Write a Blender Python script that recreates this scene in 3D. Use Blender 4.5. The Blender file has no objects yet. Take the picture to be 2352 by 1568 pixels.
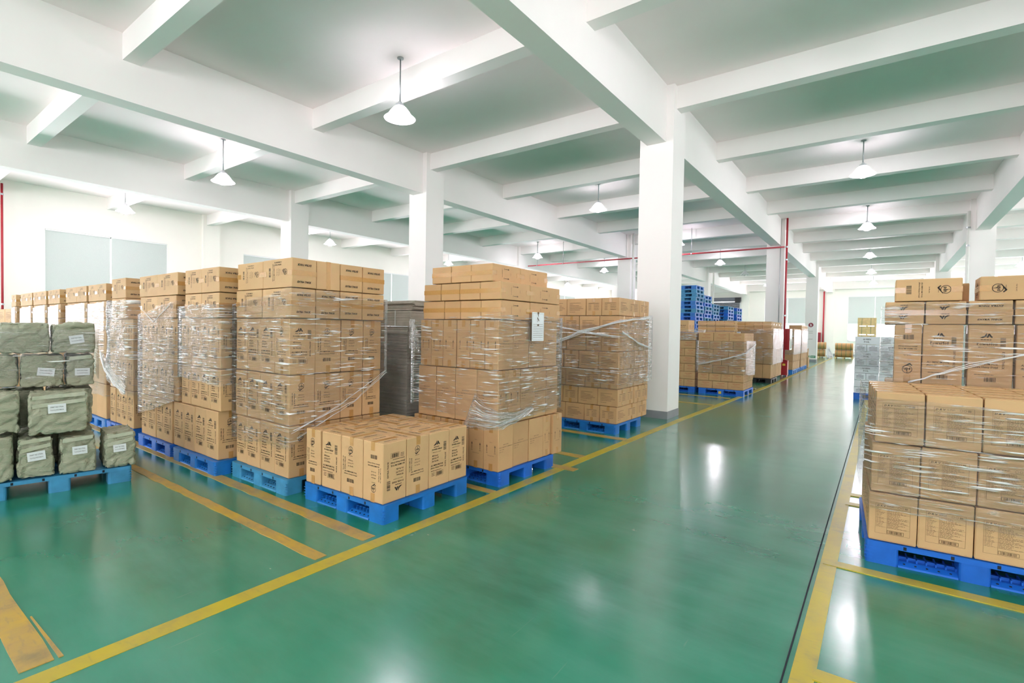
import bpy, bmesh, math, random
from mathutils import Matrix, Vector, noise as mnoise
PI = math.pi
R = math.radians
rng = random.Random(11)
SC = bpy.context.scene
COL = SC.collection

# ------------------------------------------------------------------ camera
cd = bpy.data.cameras.new('camera')
cam = bpy.data.objects.new('camera', cd)
COL.objects.link(cam)
cd.sensor_width = 36.0
cd.lens = 1154.6431 / 2352 * 36.0
cd.clip_start = .05
cd.clip_end = 300
cam.matrix_world = (Matrix.Translation((0, 0, 1.63)) @ Matrix.Rotation(R(36.3123), 4, 'Z')
                    @ Matrix.Rotation(R(90 - 1.2764), 4, 'X') @ Matrix.Rotation(R(.9681), 4, 'Z'))
SC.camera = cam

# ------------------------------------------------------------------ light, exposure
SC.view_settings.view_transform = 'Standard'
SC.view_settings.look = 'None'
SC.view_settings.gamma = 1.0
SC.view_settings.use_curve_mapping = False
SC.view_settings.exposure = 0.27
W = bpy.data.worlds.new('bright overcast sky')
SC.world = W
W.use_nodes = True
W.node_tree.nodes['Background'].inputs['Color'].default_value = (.95, .98, 1.0, 1)
W.node_tree.nodes['Background'].inputs['Strength'].default_value = 3.0
BULB = 200.0          # strength of every glowing bulb
UPFILL = 30.0       # upward fill added at the windows for the ceiling, as if off sunlit ground
DAY = 5.5            # daylight radiance outside the windows (W per square metre)
DAYC = (1.0, .94, 1.02)
UPFILLC = (1.0, .885, 1.0)


def daylight(name, x, y, z, w, h, rz, k=1.0, g=1.0):
    """daylight falling in through one window opening, and an upward fill added for the ceiling"""
    L = bpy.data.lights.new(name, 'AREA')
    L.shape = 'RECTANGLE'
    L.size = w
    L.size_y = h
    L.energy = DAY * w * h * k
    L.color = DAYC
    o = bpy.data.objects.new(name, L)
    o.location = (x, y, z)
    o.rotation_euler = (R(90), 0, rz)
    COL.objects.link(o)
    L = L.copy()  # second light, tilted up and narrowed, added to brighten the ceiling
    L.name = name.replace('daylight', 'upfill_light')
    L.energy = UPFILL * w * h * k * g
    L.color = UPFILLC
    L.spread = R(100)
    o = bpy.data.objects.new(L.name, L)
    o.location = (x, y, z)
    o.rotation_euler = (R(90 + 44), 0, rz)
    COL.objects.link(o)
    return o


XL, XR, YB, YF = -23.2, 15.3, 49.5, -13.5         # inner faces of the four walls
WZ0, WZ1, BLZ = 1.2, 4.85, 2.65                   # window sill, head, lower edge of the blinds
WIN_L = [(4.43 + 6.66 * k, 4.43 + 6.66 * k + 3.67) for k in range(-3, 7)]
WIN_B = [(-21.4, -17.8), (-8.47, -4.87), (-2.27, 1.3), (4.0, 7.6), (10.2, 13.8)]
WIN_F = [(-21.5 + 6.4 * k, -21.5 + 6.4 * k + 4.2) for k in range(6)]
WIN_R = [(4.4 + 6.66 * k, 8.1 + 6.66 * k) for k in range(-2, 7)]
for a, b in WIN_L:
    daylight('daylight_left', XL - .32, (a + b) / 2, (WZ0 + BLZ) / 2, b - a, BLZ - WZ0, R(-90), 1.0, 1.5)
for a, b in WIN_B:
    daylight('daylight_back', (a + b) / 2, YB + .32, (WZ0 + BLZ) / 2, b - a, BLZ - WZ0, R(180), 3.0)
for a, b in WIN_F:
    daylight('daylight_front', (a + b) / 2, YF - .32, (WZ0 + WZ1) / 2, b - a, WZ1 - WZ0, 0, 1.25)
for a, b in WIN_R:
    daylight('daylight_right', XR + .32, (a + b) / 2, (WZ0 + BLZ) / 2, b - a, BLZ - WZ0, R(90), 1.0, 1.6)
SC.cycles.max_bounces = 8
SC.cycles.diffuse_bounces = 5
SC.cycles.glossy_bounces = 4
SC.cycles.transmission_bounces = 4
SC.cycles.transparent_max_bounces = 12
SC.cycles.sample_clamp_indirect = 6.0
SC.cycles.adaptive_threshold = .03
SC.cycles.caustics_reflective = False
SC.cycles.caustics_refractive = False


# ------------------------------------------------------------------ materials
def s2l(c):
    return tuple((x / 255 / 12.92) if x / 255 <= .04045 else ((x / 255 + .055) / 1.055) ** 2.4 for x in c)


class NT:
    def __init__(self, name):
        self.m = bpy.data.materials.new(name)
        self.m.use_nodes = True
        self.t = self.m.node_tree
        self.n = self.t.nodes
        self.b = self.n['Principled BSDF']
        self.out = self.n['Material Output']

    def new(self, typ, **kw):
        x = self.n.new(typ)
        for k, v in kw.items():
            if k in x.inputs:
                x.inputs[k].default_value = v
            else:
                setattr(x, k, v)
        return x

    def link(self, a, b):
        self.t.links.new(a, b)

    def noise(self, vec, scale, detail=3.0, rough=.55):
        x = self.new('ShaderNodeTexNoise')
        x.inputs['Scale'].default_value = scale
        x.inputs['Detail'].default_value = detail
        x.inputs['Roughness'].default_value = rough
        if vec is not None:
            self.link(vec, x.inputs['Vector'])
        return x.outputs['Fac']

    def ramp(self, fac, stops):
        x = self.new('ShaderNodeValToRGB')
        e = x.color_ramp.elements
        while len(e) < len(stops):
            e.new(.5)
        for i, (p, c) in enumerate(stops):
            e[i].position = p
            e[i].color = (*c, 1) if len(c) == 3 else c
        self.link(fac, x.inputs['Fac'])
        return x.outputs['Color']

    def math(self, op, a, b=None, c=None, clamp=False):
        x = self.new('ShaderNodeMath', operation=op, use_clamp=clamp)
        for i, v in enumerate((a, b, c)):
            if v is None:
                continue
            if isinstance(v, (int, float)):
                x.inputs[i].default_value = v
            else:
                self.link(v, x.inputs[i])
        return x.outputs[0]

    def mix(self, fac, a, b, blend='MIX'):
        x = self.new('ShaderNodeMix', data_type='RGBA', blend_type=blend)
        for i, v in ((0, fac), (6, a), (7, b)):
            if isinstance(v, (int, float)):
                x.inputs[i].default_value = v
            elif isinstance(v, tuple):
                x.inputs[i].default_value = (*v, 1)
            else:
                self.link(v, x.inputs[i])
        return x.outputs[2]

    def coord(self, kind='Object', scale=(1, 1, 1), rot=(0, 0, 0)):
        tc = self.new('ShaderNodeTexCoord')
        mp = self.new('ShaderNodeMapping')
        mp.inputs['Scale'].default_value = scale
        mp.inputs['Rotation'].default_value = rot
        self.link(tc.outputs[kind], mp.inputs['Vector'])
        return mp.outputs['Vector']

    def bump(self, h, strength, dist=.01):
        x = self.new('ShaderNodeBump')
        x.inputs['Strength'].default_value = strength
        x.inputs['Distance'].default_value = dist
        self.link(h, x.inputs['Height'])
        self.link(x.outputs['Normal'], self.b.inputs['Normal'])
        return x.outputs['Normal']

    def world(self, scale=(1, 1, 1), rot=(0, 0, 0)):
        g = self.new('ShaderNodeNewGeometry')
        mp = self.new('ShaderNodeMapping')
        mp.inputs['Scale'].default_value = scale
        mp.inputs['Rotation'].default_value = rot
        self.link(g.outputs['Position'], mp.inputs['Vector'])
        return mp.outputs['Vector']


def mat(name, rgb, rough=.5, var=.06, metal=0.0, spec=.5, scale=8.0, bump=0.0, coord='Object', rnd=0.0):
    """plain procedural material: colour with a little noise, optional relief and per-object variation"""
    N = NT(name)
    c = s2l(rgb)
    v = N.coord(coord)
    f = N.noise(v, scale)
    lo = tuple(x * (1 - var) for x in c)
    hi = tuple(min(1, x * (1 + var)) for x in c)
    col = N.ramp(f, [(.3, lo), (.7, hi)])
    if rnd:
        oi = N.new('ShaderNodeObjectInfo')
        k = N.math('MULTIPLY_ADD', oi.outputs['Random'], rnd, 1 - rnd / 2)
        cc = N.new('ShaderNodeCombineColor')
        for i in range(3):
            N.link(k, cc.inputs[i])
        col = N.mix(1.0, col, cc.outputs[0], 'MULTIPLY')
    N.link(col, N.b.inputs['Base Color'])
    N.b.inputs['Roughness'].default_value = rough
    N.b.inputs['Metallic'].default_value = metal
    N.b.inputs['Specular IOR Level'].default_value = spec
    if bump:
        N.bump(N.noise(v, scale * 6, 2), bump, .004)
    return N.m


M = {}
M['plaster'] = mat('white plaster', (246, 242, 238), .75, .012, spec=.25, scale=1.2, bump=.06)
M['slab'] = mat('painted slab', (252, 242, 240), .8, .02, spec=.2, scale=.7, bump=.05)
M['wall'] = mat('warm white wall paint', (246, 244, 236), .7, .012, spec=.25, scale=.9, bump=.05)
M['skirt'] = mat('grey skirting paint', (140, 143, 147), .5, .06, scale=5)
M['frame'] = mat('white window metal', (232, 234, 234), .35, .02)
M['steel'] = mat('galvanised steel', (176, 180, 182), .35, .08, metal=.85, scale=30)
M['shade'] = mat('pale enamel shade', (226, 230, 232), .3, .03, spec=.5)
M['socket'] = mat('grey lamp housing', (196, 200, 202), .4, .05)
M['red'] = mat('red enamel', (165, 28, 38), .35, .1, scale=12)
M['redpipe'] = mat('red pipe paint', (168, 40, 52), .4, .08, scale=12)
M['pvc'] = mat('cream pvc pipe', (228, 229, 222), .4, .03)
M['kraft'] = mat('kraft board', (208, 170, 124), .62, .045, spec=.3, scale=5, bump=.05, rnd=.12)
M['kraft2'] = mat('reddish kraft board', (203, 162, 116), .62, .045, spec=.3, scale=5, bump=.05, rnd=.12)
M['kraft3'] = mat('dull kraft board', (196, 158, 114), .65, .045, spec=.3, scale=5, bump=.05, rnd=.14)
M['whitebox'] = mat('white coated board', (226, 231, 236), .5, .03, spec=.4, scale=5, bump=.04, rnd=.06)
M['tape'] = mat('brown packing tape', (196, 148, 88), .16, .06, spec=.6, scale=40)
M['ink'] = mat('black print ink', (52, 47, 42), .6, .15, spec=.2, scale=60)
M['ink2'] = mat('faded print ink', (104, 84, 62), .65, .15, spec=.2, scale=60)
M['redink'] = mat('red print ink', (176, 84, 62), .65, .15, spec=.2, scale=60)
M['blue'] = mat('blue pallet plastic', (26, 114, 196), .42, .16, spec=.45, scale=6, bump=.12, rnd=.16)
M['blue2'] = mat('deep blue pallet plastic', (28, 104, 205), .42, .12, spec=.45, scale=6, bump=.1, rnd=.2)
M['blue3'] = mat('faded blue pallet plastic', (64, 142, 186), .5, .18, spec=.4, scale=6, bump=.12, rnd=.16)
M['slot'] = mat('dark slot', (14, 26, 38), .8, .1)
M['black'] = mat('black plastic', (30, 32, 34), .5, .1)
M['greyboard'] = mat('grey cardboard', (186, 180, 168), .8, .12, spec=.2, scale=9, bump=.2, rnd=.1)
M['strap'] = mat('white strap', (225, 228, 226), .4, .04)
M['greenstrap'] = mat('green strap', (96, 128, 92), .4, .06)
M['paper'] = mat('white paper', (232, 236, 238), .6, .02, scale=20)
M['bagtape'] = mat('glossy clear tape', (172, 176, 150), .12, .08, spec=.8, scale=30)
M['pine'] = mat('pine wood', (222, 196, 140), .6, .14, scale=6, bump=.15)
M['roll'] = mat('brown roll paper', (190, 148, 96), .6, .06, scale=6)
M['shutter'] = mat('dark steel slat', (92, 98, 104), .35, .1, metal=.6, scale=10)
M['green_sign'] = mat('green sign', (24, 140, 90), .4, .05)
M['white_sign'] = mat('white sign', (242, 242, 240), .4, .02)
M['maroon'] = mat('maroon sign', (134, 30, 44), .4, .04)
M['orange'] = mat('yellow sticker', (232, 190, 70), .5, .08)
M['cabglass'] = mat('milky cabinet glass', (196, 204, 204), .12, .05, spec=.6)


def mk_bulb():
    N = NT('glowing bulb')
    e = N.new('ShaderNodeEmission')
    e.inputs['Color'].default_value = (1.0, .91, 1.02, 1)
    e.inputs['Strength'].default_value = BULB
    N.link(e.outputs[0], N.out.inputs['Surface'])
    return N.m


M['bulb'] = mk_bulb()
M['bulb_off'] = mat('unlit bulb', (205, 206, 200), .25, .03)


def mk_glass():
    N = NT('window glass')
    t = N.new('ShaderNodeBsdfTransparent')
    g = N.new('ShaderNodeBsdfGlossy')
    g.inputs['Roughness'].default_value = .03
    mx = N.new('ShaderNodeMixShader')
    mx.inputs[0].default_value = .06
    N.link(t.outputs[0], mx.inputs[1])
    N.link(g.outputs[0], mx.inputs[2])
    N.link(mx.outputs[0], N.out.inputs['Surface'])
    return N.m


M['glass'] = mk_glass()


def mk_shade():
    """milky acrylic reflector: a part of the lamp's light passes through it to the ceiling"""
    N = NT('milky acrylic shade')
    N.b.inputs['Base Color'].default_value = (.78, .80, .81, 1)
    N.b.inputs['Roughness'].default_value = .3
    t = N.new('ShaderNodeBsdfTransparent')
    mx = N.new('ShaderNodeMixShader')
    mx.inputs[0].default_value = .38
    N.link(N.b.outputs[0], mx.inputs[1])
    N.link(t.outputs[0], mx.inputs[2])
    N.link(mx.outputs[0], N.out.inputs['Surface'])
    return N.m


M['shade'] = mk_shade()


def mk_blind():
    N = NT('roller blind fabric')
    v = N.coord('Object', (1, 1, 1))
    f = N.noise(v, 120, 2)
    col = N.ramp(f, [(.3, s2l((202, 211, 207))), (.7, s2l((213, 221, 217)))])
    d = N.new('ShaderNodeBsdfDiffuse')
    t = N.new('ShaderNodeBsdfTranslucent')
    mx = N.new('ShaderNodeMixShader')
    mx.inputs[0].default_value = .12
    N.link(col, d.inputs['Color'])
    N.link(col, t.inputs['Color'])
    N.link(d.outputs[0], mx.inputs[1])
    N.link(t.outputs[0], mx.inputs[2])
    N.link(mx.outputs[0], N.out.inputs['Surface'])
    return N.m


M['blind'] = mk_blind()


def mk_floor():
    N = NT('green epoxy floor')
    w = N.world()
    big = N.noise(w, .55, 4, .6)
    wr = N.world((.5, 2.2, 1), (0, 0, R(28)))
    smear = N.noise(wr, 1.3, 5, .65)
    wr2 = N.world((1.6, .5, 1), (0, 0, R(-24)))
    swirl = N.noise(wr2, 1.1, 5, .6)
    fine = N.noise(w, 60, 3, .6)
    base = N.ramp(big, [(.3, s2l((20, 106, 82))), (.5, s2l((30, 128, 100))), (.72, s2l((48, 144, 116)))])
    c2 = N.mix(N.ramp(smear, [(.40, (0, 0, 0)), (.72, (.65, .65, .65))]), base, s2l((58, 144, 120)))
    c3 = N.mix(N.ramp(swirl, [(.52, (0, 0, 0)), (.8, (.45, .45, .45))]), c2, s2l((64, 112, 96)))
    c4 = N.mix(N.ramp(fine, [(.68, (0, 0, 0)), (.78, (.12, .12, .12))]), c3, s2l((120, 150, 136)))
    sc = N.world((9, .5, 1), (0, 0, R(38)))
    s = N.noise(sc, 4.0, 2, .5)
    c5 = N.mix(N.ramp(s, [(.72, (0, 0, 0)), (.76, (.10, .10, .10))]), c4, s2l((140, 168, 156)))
    N.link(c5, N.b.inputs['Base Color'])
    r = N.ramp(N.math('ADD', N.math('MULTIPLY', smear, .5), N.math('MULTIPLY', swirl, .5)),
               [(.35, (.13, .13, .13)), (.68, (.3, .3, .3))])
    N.link(r, N.b.inputs['Roughness'])
    N.b.inputs['Specular IOR Level'].default_value = .42
    N.b.inputs['Coat Weight'].default_value = .7
    N.b.inputs['Coat Roughness'].default_value = .19
    h = N.math('ADD', N.math('MULTIPLY', N.noise(w, 5, 4, .6), .7), N.math('MULTIPLY', fine, .08))
    N.bump(h, .028, .01)
    return N.m


M['floor'] = mk_floor()


def mk_line():
    N = NT('worn yellow floor paint')
    w = N.world()
    a = N.noise(w, 3.2, 5, .65)
    b = N.noise(N.world((1.2, 6, 1), (0, 0, R(20))), 5, 4, .6)
    c = N.ramp(a, [(.32, s2l((192, 174, 36))), (.55, s2l((182, 164, 58))), (.75, s2l((146, 138, 84)))])
    c = N.mix(N.ramp(b, [(.58, (0, 0, 0)), (.8, (.6, .6, .6))]), c, s2l((120, 128, 92)))
    N.link(c, N.b.inputs['Base Color'])
    N.b.inputs['Roughness'].default_value = .34
    return N.m


M['line'] = mk_line()


def mk_line2():
    N = NT('scuffed ochre floor paint')
    w = N.world()
    a = N.noise(w, 4.2, 5, .65)
    b = N.noise(N.world((1.5, 9, 1), (0, 0, R(60))), 4, 4, .6)
    c = N.ramp(a, [(.32, s2l((196, 160, 50))), (.55, s2l((178, 148, 80))), (.75, s2l((136, 122, 84)))])
    c = N.mix(N.ramp(b, [(.55, (0, 0, 0)), (.78, (.7, .7, .7))]), c, s2l((128, 122, 100)))
    N.link(c, N.b.inputs['Base Color'])
    N.b.inputs['Roughness'].default_value = .36
    return N.m


M['line2'] = mk_line2()


def mk_bag():
    N = NT('woven sack cloth')
    v = N.coord('Object')
    wr = N.noise(N.coord('Object', (1, 1, 2.2), (R(20), R(12), R(30))), 7, 5, .6)
    f = N.noise(v, 3, 3)
    col = N.ramp(f, [(.3, s2l((160, 163, 138))), (.7, s2l((184, 187, 162)))])
    N.link(col, N.b.inputs['Base Color'])
    N.b.inputs['Roughness'].default_value = .38
    N.b.inputs['Specular IOR Level'].default_value = .55
    wv = N.new('ShaderNodeTexWave', wave_type='BANDS', bands_direction='Z')
    wv.inputs['Scale'].default_value = 60
    N.link(v, wv.inputs['Vector'])
    h = N.math('ADD', N.math('MULTIPLY', wr, 1.0), N.math('MULTIPLY', wv.outputs['Fac'], .03))
    N.bump(h, .9, .05)
    return N.m


M['bag'] = mk_bag()


def mk_film(name, lo=.585, amount=.75, base=.05, tilt=12, relief=.9):
    """clear stretch film: thin glossy sheet, the glints along its whitened creases painted as white streaks"""
    N = NT(name)
    tc = N.new('ShaderNodeTexCoord')

    def mp(scale, rot):
        m = N.new('ShaderNodeMapping')
        m.inputs['Scale'].default_value = scale
        m.inputs['Rotation'].default_value = (0, 0, R(rot))
        N.link(tc.outputs['UV'], m.inputs['Vector'])
        return m.outputs['Vector']

    s1 = N.noise(mp((3.0, 52, 1), 0), 1.0, 2, .5)
    s2 = N.noise(mp((3.0, 46, 1), tilt), 1.0, 2, .5)
    s3 = N.noise(mp((3.6, 40, 1), -tilt * 1.6), 1.0, 2, .5)
    patch = N.noise(mp((2.3, 3.4, 1), 10), 1.0, 3, .6)
    patch2 = N.noise(mp((3.1, 4.0, 1), 40), 1.0, 2, .6)
    a1 = N.ramp(s1, [(lo, (0, 0, 0)), (lo + .07, (1, 1, 1))])
    a2 = N.ramp(s2, [(lo + .01, (0, 0, 0)), (lo + .08, (1, 1, 1))])
    a3 = N.ramp(s3, [(lo + .03, (0, 0, 0)), (lo + .1, (1, 1, 1))])
    p1 = N.ramp(patch, [(.46, (.04, .04, .04)), (.62, (1, 1, 1))])
    p2 = N.ramp(patch2, [(.48, (.0, .0, .0)), (.62, (1, 1, 1))])
    k = N.math('ADD', N.math('MULTIPLY', a1, p1), N.math('MULTIPLY', a2, p2), clamp=True)
    k = N.math('ADD', k, N.math('MULTIPLY', N.math('MULTIPLY', a3, p1), .6), clamp=True)
    alpha = N.math('MULTIPLY_ADD', k, amount, base, clamp=True)  # streak mask: crease highlights painted in as white, denser film
    h = N.math('ADD', N.math('ADD', s1, s2), N.math('MULTIPLY', patch, 2.0))
    N.b.inputs['Base Color'].default_value = (.95, .96, .97, 1)
    N.b.inputs['Roughness'].default_value = .14
    N.b.inputs['Specular IOR Level'].default_value = .6
    nrm = N.bump(h, relief, .02)
    tr = N.new('ShaderNodeBsdfTransparent')
    m1 = N.new('ShaderNodeMixShader')
    N.link(alpha, m1.inputs[0])
    N.link(tr.outputs[0], m1.inputs[1])
    N.link(N.b.outputs[0], m1.inputs[2])
    g = N.new('ShaderNodeBsdfGlossy')
    g.inputs['Roughness'].default_value = .11
    N.link(nrm, g.inputs['Normal'])
    fr = N.new('ShaderNodeFresnel')
    fr.inputs['IOR'].default_value = 1.42
    N.link(nrm, fr.inputs['Normal'])
    m2 = N.new('ShaderNodeMixShader')
    N.link(N.math('MULTIPLY', fr.outputs[0], .7), m2.inputs[0])
    N.link(m1.outputs[0], m2.inputs[1])
    N.link(g.outputs[0], m2.inputs[2])
    N.link(m2.outputs[0], N.out.inputs['Surface'])
    return N.m


M['film'] = mk_film('clear stretch film', .585, .95, .03)
M['film_thin'] = mk_film('thin clear stretch film', .62, .7, .02, 12, .22)
M['film_heavy'] = mk_film('tight streaky stretch film', .565, .95, .04, 8)
M['film_dense'] = mk_film('many layered stretch film', .56, .9, .08, 20)
M['rope'] = mat('gathered stretch film', (232, 234, 236), .18, .04, spec=.8, scale=50, bump=.4)
M['film_dark'] = mk_film('stretch film over grey board', .6, .45, .05, 10)


# ------------------------------------------------------------------ geometry helpers
class MB:
    def __init__(self):
        self.v, self.f, self.uv = [], [], None

    def add(self, vs, fs, mx=None):
        k = len(self.v)
        self.v += [tuple(mx @ Vector(p)) for p in vs] if mx is not None else [tuple(p) for p in vs]
        self.f += [tuple(i + k for i in f) for f in fs]

    def box(self, x0, x1, y0, y1, z0, z1, mx=None):
        if x0 > x1:
            x0, x1 = x1, x0
        if y0 > y1:
            y0, y1 = y1, y0
        vs = [(x0, y0, z0), (x1, y0, z0), (x1, y1, z0), (x0, y1, z0), (x0, y0, z1), (x1, y0, z1), (x1, y1, z1), (x0, y1, z1)]
        self.add(vs, [(0, 3, 2, 1), (4, 5, 6, 7), (0, 1, 5, 4), (1, 2, 6, 5), (2, 3, 7, 6), (3, 0, 4, 7)], mx)

    def bbox(self, x0, x1, y0, y1, z0, z1, b=.01, mx=None):
        """box with rounded vertical edges and a bevelled rim"""
        if x0 > x1:
            x0, x1 = x1, x0
        if y0 > y1:
            y0, y1 = y1, y0
        pts = []
        for cx, cy, a0 in ((x1 - b, y1 - b, 0), (x0 + b, y1 - b, 90), (x0 + b, y0 + b, 180), (x1 - b, y0 + b, 270)):
            for i in range(4):
                a = R(a0 + 30 * i)
                pts.append((cx + b * math.cos(a), cy + b * math.sin(a)))
        self.prism(pts, z0, z1, mx)

    def prism(self, pts, z0, z1, mx=None):
        n = len(pts)
        vs = [(x, y, z0) for x, y in pts] + [(x, y, z1) for x, y in pts]
        fs = [(i, (i + 1) % n, (i + 1) % n + n, i + n) for i in range(n)]
        fs += [tuple(reversed(range(n))), tuple(range(n, 2 * n))]
        self.add(vs, fs, mx)

    def lathe(self, prof, n=20, mx=None, closed=False):
        """prof: (radius, z) list, turned about Z"""
        vs, fs = [], []
        for r, z in prof:
            for i in range(n):
                a = 2 * PI * i / n
                vs.append((r * math.cos(a), r * math.sin(a), z))
        m = len(prof)
        for j in range(m - 1):
            for i in range(n):
                k = (i + 1) % n
                fs.append((j * n + i, j * n + k, (j + 1) * n + k, (j + 1) * n + i))
        if closed:
            fs.append(tuple(reversed(range(n))))
            fs.append(tuple(range((m - 1) * n, m * n)))
        self.add(vs, fs, mx)

    def tube(self, pts, r, n=8, mx=None):
        vs, fs = [], []
        P = [Vector(p) for p in pts]
        up = Vector((0, 0, 1))
        for j, p in enumerate(P):
            t = (P[min(j + 1, len(P) - 1)] - P[max(j - 1, 0)]).normalized()
            a = t.cross(up)
            if a.length < 1e-3:
                a = t.cross(Vector((1, 0, 0)))
            a.normalize()
            b = t.cross(a)
            rr = r[j] if isinstance(r, (list, tuple)) else r
            for i in range(n):
                th = 2 * PI * i / n
                vs.append(p + a * math.cos(th) * rr + b * math.sin(th) * rr)
        for j in range(len(P) - 1):
            for i in range(n):
                k = (i + 1) % n
                fs.append((j * n + i, j * n + k, (j + 1) * n + k, (j + 1) * n + i))
        fs.append(tuple(reversed(range(n))))
        fs.append(tuple(range((len(P) - 1) * n, len(P) * n)))
        self.add(vs, fs, mx)

    def mesh(self, name, m, smooth=False):
        me = bpy.data.meshes.new(name)
        me.from_pydata(self.v, [], self.f)
        if self.uv:
            l = me.uv_layers.new(name='UVMap')
            for i, lp in enumerate(me.loops):
                l.data[i].uv = self.uv[lp.vertex_index]
        me.materials.append(M[m])
        if smooth:
            for p in me.polygons:
                p.use_smooth = True
        me.update()
        return me


def link(name, data, parent=None, mx=None):
    o = bpy.data.objects.new(name, data)
    COL.objects.link(o)
    if parent is not None:
        o.parent = parent
    if mx is not None:
        o.matrix_local = mx
    return o


def tag(o, label=None, cat=None, group=None, kind=None):
    for k, v in (('label', label), ('category', cat), ('group', group), ('kind', kind)):
        if v:
            o[k] = v
    return o


def empty(name, loc, rz=0.0):
    o = bpy.data.objects.new(name, None)
    o.empty_display_size = .1
    o.location = loc
    o.rotation_euler = (0, 0, rz)
    COL.objects.link(o)
    return o


def struct(name, mb, m, label=None, smooth=False):
    o = link(name, mb.mesh(name, m, smooth))
    o['kind'] = 'structure'
    if label:
        o['label'] = label
    return o


def sub(name, mb, m, parent, mx=None, smooth=False, label=None):
    o = link(name, mb.mesh(name, m, smooth), parent, mx)
    if label:
        o['label'] = label
    return o


ORD = ['first', 'second', 'third', 'fourth', 'fifth', 'sixth', 'seventh', 'eighth', 'ninth', 'tenth', 'eleventh', 'twelfth', 'thirteenth', 'fourteenth', 'fifteenth', 'sixteenth', 'seventeenth', 'eighteenth', 'nineteenth', 'twentieth', 'twenty-first', 'twenty-second', 'twenty-third', 'twenty-fourth']

# ------------------------------------------------------------------ the hall
Y0, SY, WS = 9.484, 3.3327, .2523                     # secondary beams: near face of the one at the near column, pitch, width
HB, HS, HC = 5.2144, 5.8427, 6.266                    # undersides of main beams, secondary beams, slab
BX = [-16.6, -10.07, -3.5425, 2.61, 8.9]              # main beam lines
WM = .369
CW = .65
b = MB()
b.box(XL - .3, XR + .3, YF - .3, YB + .3, -.2, 0)
struct('floor', b, 'floor', 'glossy green painted concrete floor')
b = MB()
b.box(XL - .3, XR + .3, YF - .3, YB + .3, HC, HC + .2)
struct('ceiling', b, 'slab', 'white painted concrete ceiling slab')


def wall(name, axis, pos, thick, lo, hi, wins, z0, z1, extra=()):
    """a wall with openings: axis 'x' runs along X at y=pos, 'y' runs along Y at x=pos"""
    m = MB()

    def put(a, c, za, zc):
        if c - a < 1e-4 or zc - za < 1e-4:
            return
        if axis == 'x':
            m.box(a, c, pos, pos + thick, za, zc)
        else:
            m.box(pos, pos + thick, a, c, za, zc)
    ops = sorted([(a, c, z0, z1) for a, c in wins] + list(extra))
    cur = lo
    for a, c, za, zc in ops:
        put(cur, a, 0, HC)
        put(a, c, 0, za)
        put(a, c, zc, HC)
        cur = c
    put(cur, hi, 0, HC)
    return struct(name, m, 'wall', 'white painted hall wall')


DOOR_B = (-15.6, -10.45, 0.0, 4.85)
wall('wall_left', 'y', XL, -.25, YF - .3, YB + .3, WIN_L, WZ0, WZ1)
wall('wall_back', 'x', YB, .25, XL, XR, WIN_B, WZ0, WZ1, [DOOR_B])
wall('wall_front', 'x', YF, -.25, XL, XR, WIN_F, WZ0, WZ1)
wall('wall_right', 'y', XR, .25, YF - .3, YB + .3, WIN_R, WZ0, WZ1)

nwin = 0


def window(side, a, c, blind=True):
    global nwin
    nwin += 1
    t = .06
    mid = (a + c) / 2

    def bx(m, p0, p1, d0, d1, z0, z1):
        if side == 'left':
            m.box(XL - d0, XL - d1, p0, p1, z0, z1)
        elif side == 'right':
            m.box(XR + d0, XR + d1, p0, p1, z0, z1)
        elif side == 'back':
            m.box(p0, p1, YB + d0, YB + d1, z0, z1)
        else:
            m.box(p0, p1, YF - d0, YF - d1, z0, z1)
    m = MB()
    for p0, p1, z0, z1 in ((a, a + t, WZ0, WZ1), (c - t, c, WZ0, WZ1), (a, c, WZ0, WZ0 + t), (a, c, WZ1 - t, WZ1), (mid - .03, mid + .03, WZ0, WZ1), (a, c, 2.55, 2.6)):
        bx(m, p0, p1, .10, .16, z0, z1)
    r = struct('window_%d' % nwin, m, 'frame', 'white framed hall window')
    for p0, p1 in ((a + t, mid - .03), (mid + .03, c - t)):
        m = MB()
        bx(m, p0, p1, .128, .134, WZ0 + t, WZ1 - t)
        sub('pane', m, 'glass', r)
    m = MB()
    bx(m, a - .05, c + .05, -.04, .10, WZ0 - .04, WZ0)
    sub('window_sill', m, 'plaster', r)
    if blind:
        where = {'left': 'side', 'back': 'far', 'right': 'opposite', 'front': 'near'}[side]
        for i, (p0, p1) in enumerate(((a + .01, mid - .025), (mid + .025, c - .01))):
            bl = None
            m = MB()
            bx(m, p0, p1, .028, .034, BLZ, WZ1 - .03)
            bl = link('roller_blind', m.mesh('roller_blind', 'blind'))
            order = WIN_L.index((a, c)) + 1 if side == 'left' else WIN_B.index((a, c)) + 1
            tag(bl, 'pale grey roller blind, %s half of the %s window in the %s wall' % (('first', 'second')[i], ORD[order - 1], where), 'blind', 'roller blinds')
            m = MB()
            bx(m, p0, p1, .02, .042, BLZ - .03, BLZ)
            sub('bottom_bar', m, 'frame', bl)
            m = MB()
            bx(m, p0, p1, .006, .06, WZ1 - .05, WZ1 - .004)
            sub('roller_tube', m, 'frame', bl)


for a, c in WIN_L:
    window('left', a, c, a > 0)
for a, c in WIN_B:
    window('back', a, c, c < 4)
for a, c in WIN_F:
    window('front', a, c, False)
for a, c in WIN_R:
    window('right', a, c, False)

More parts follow.
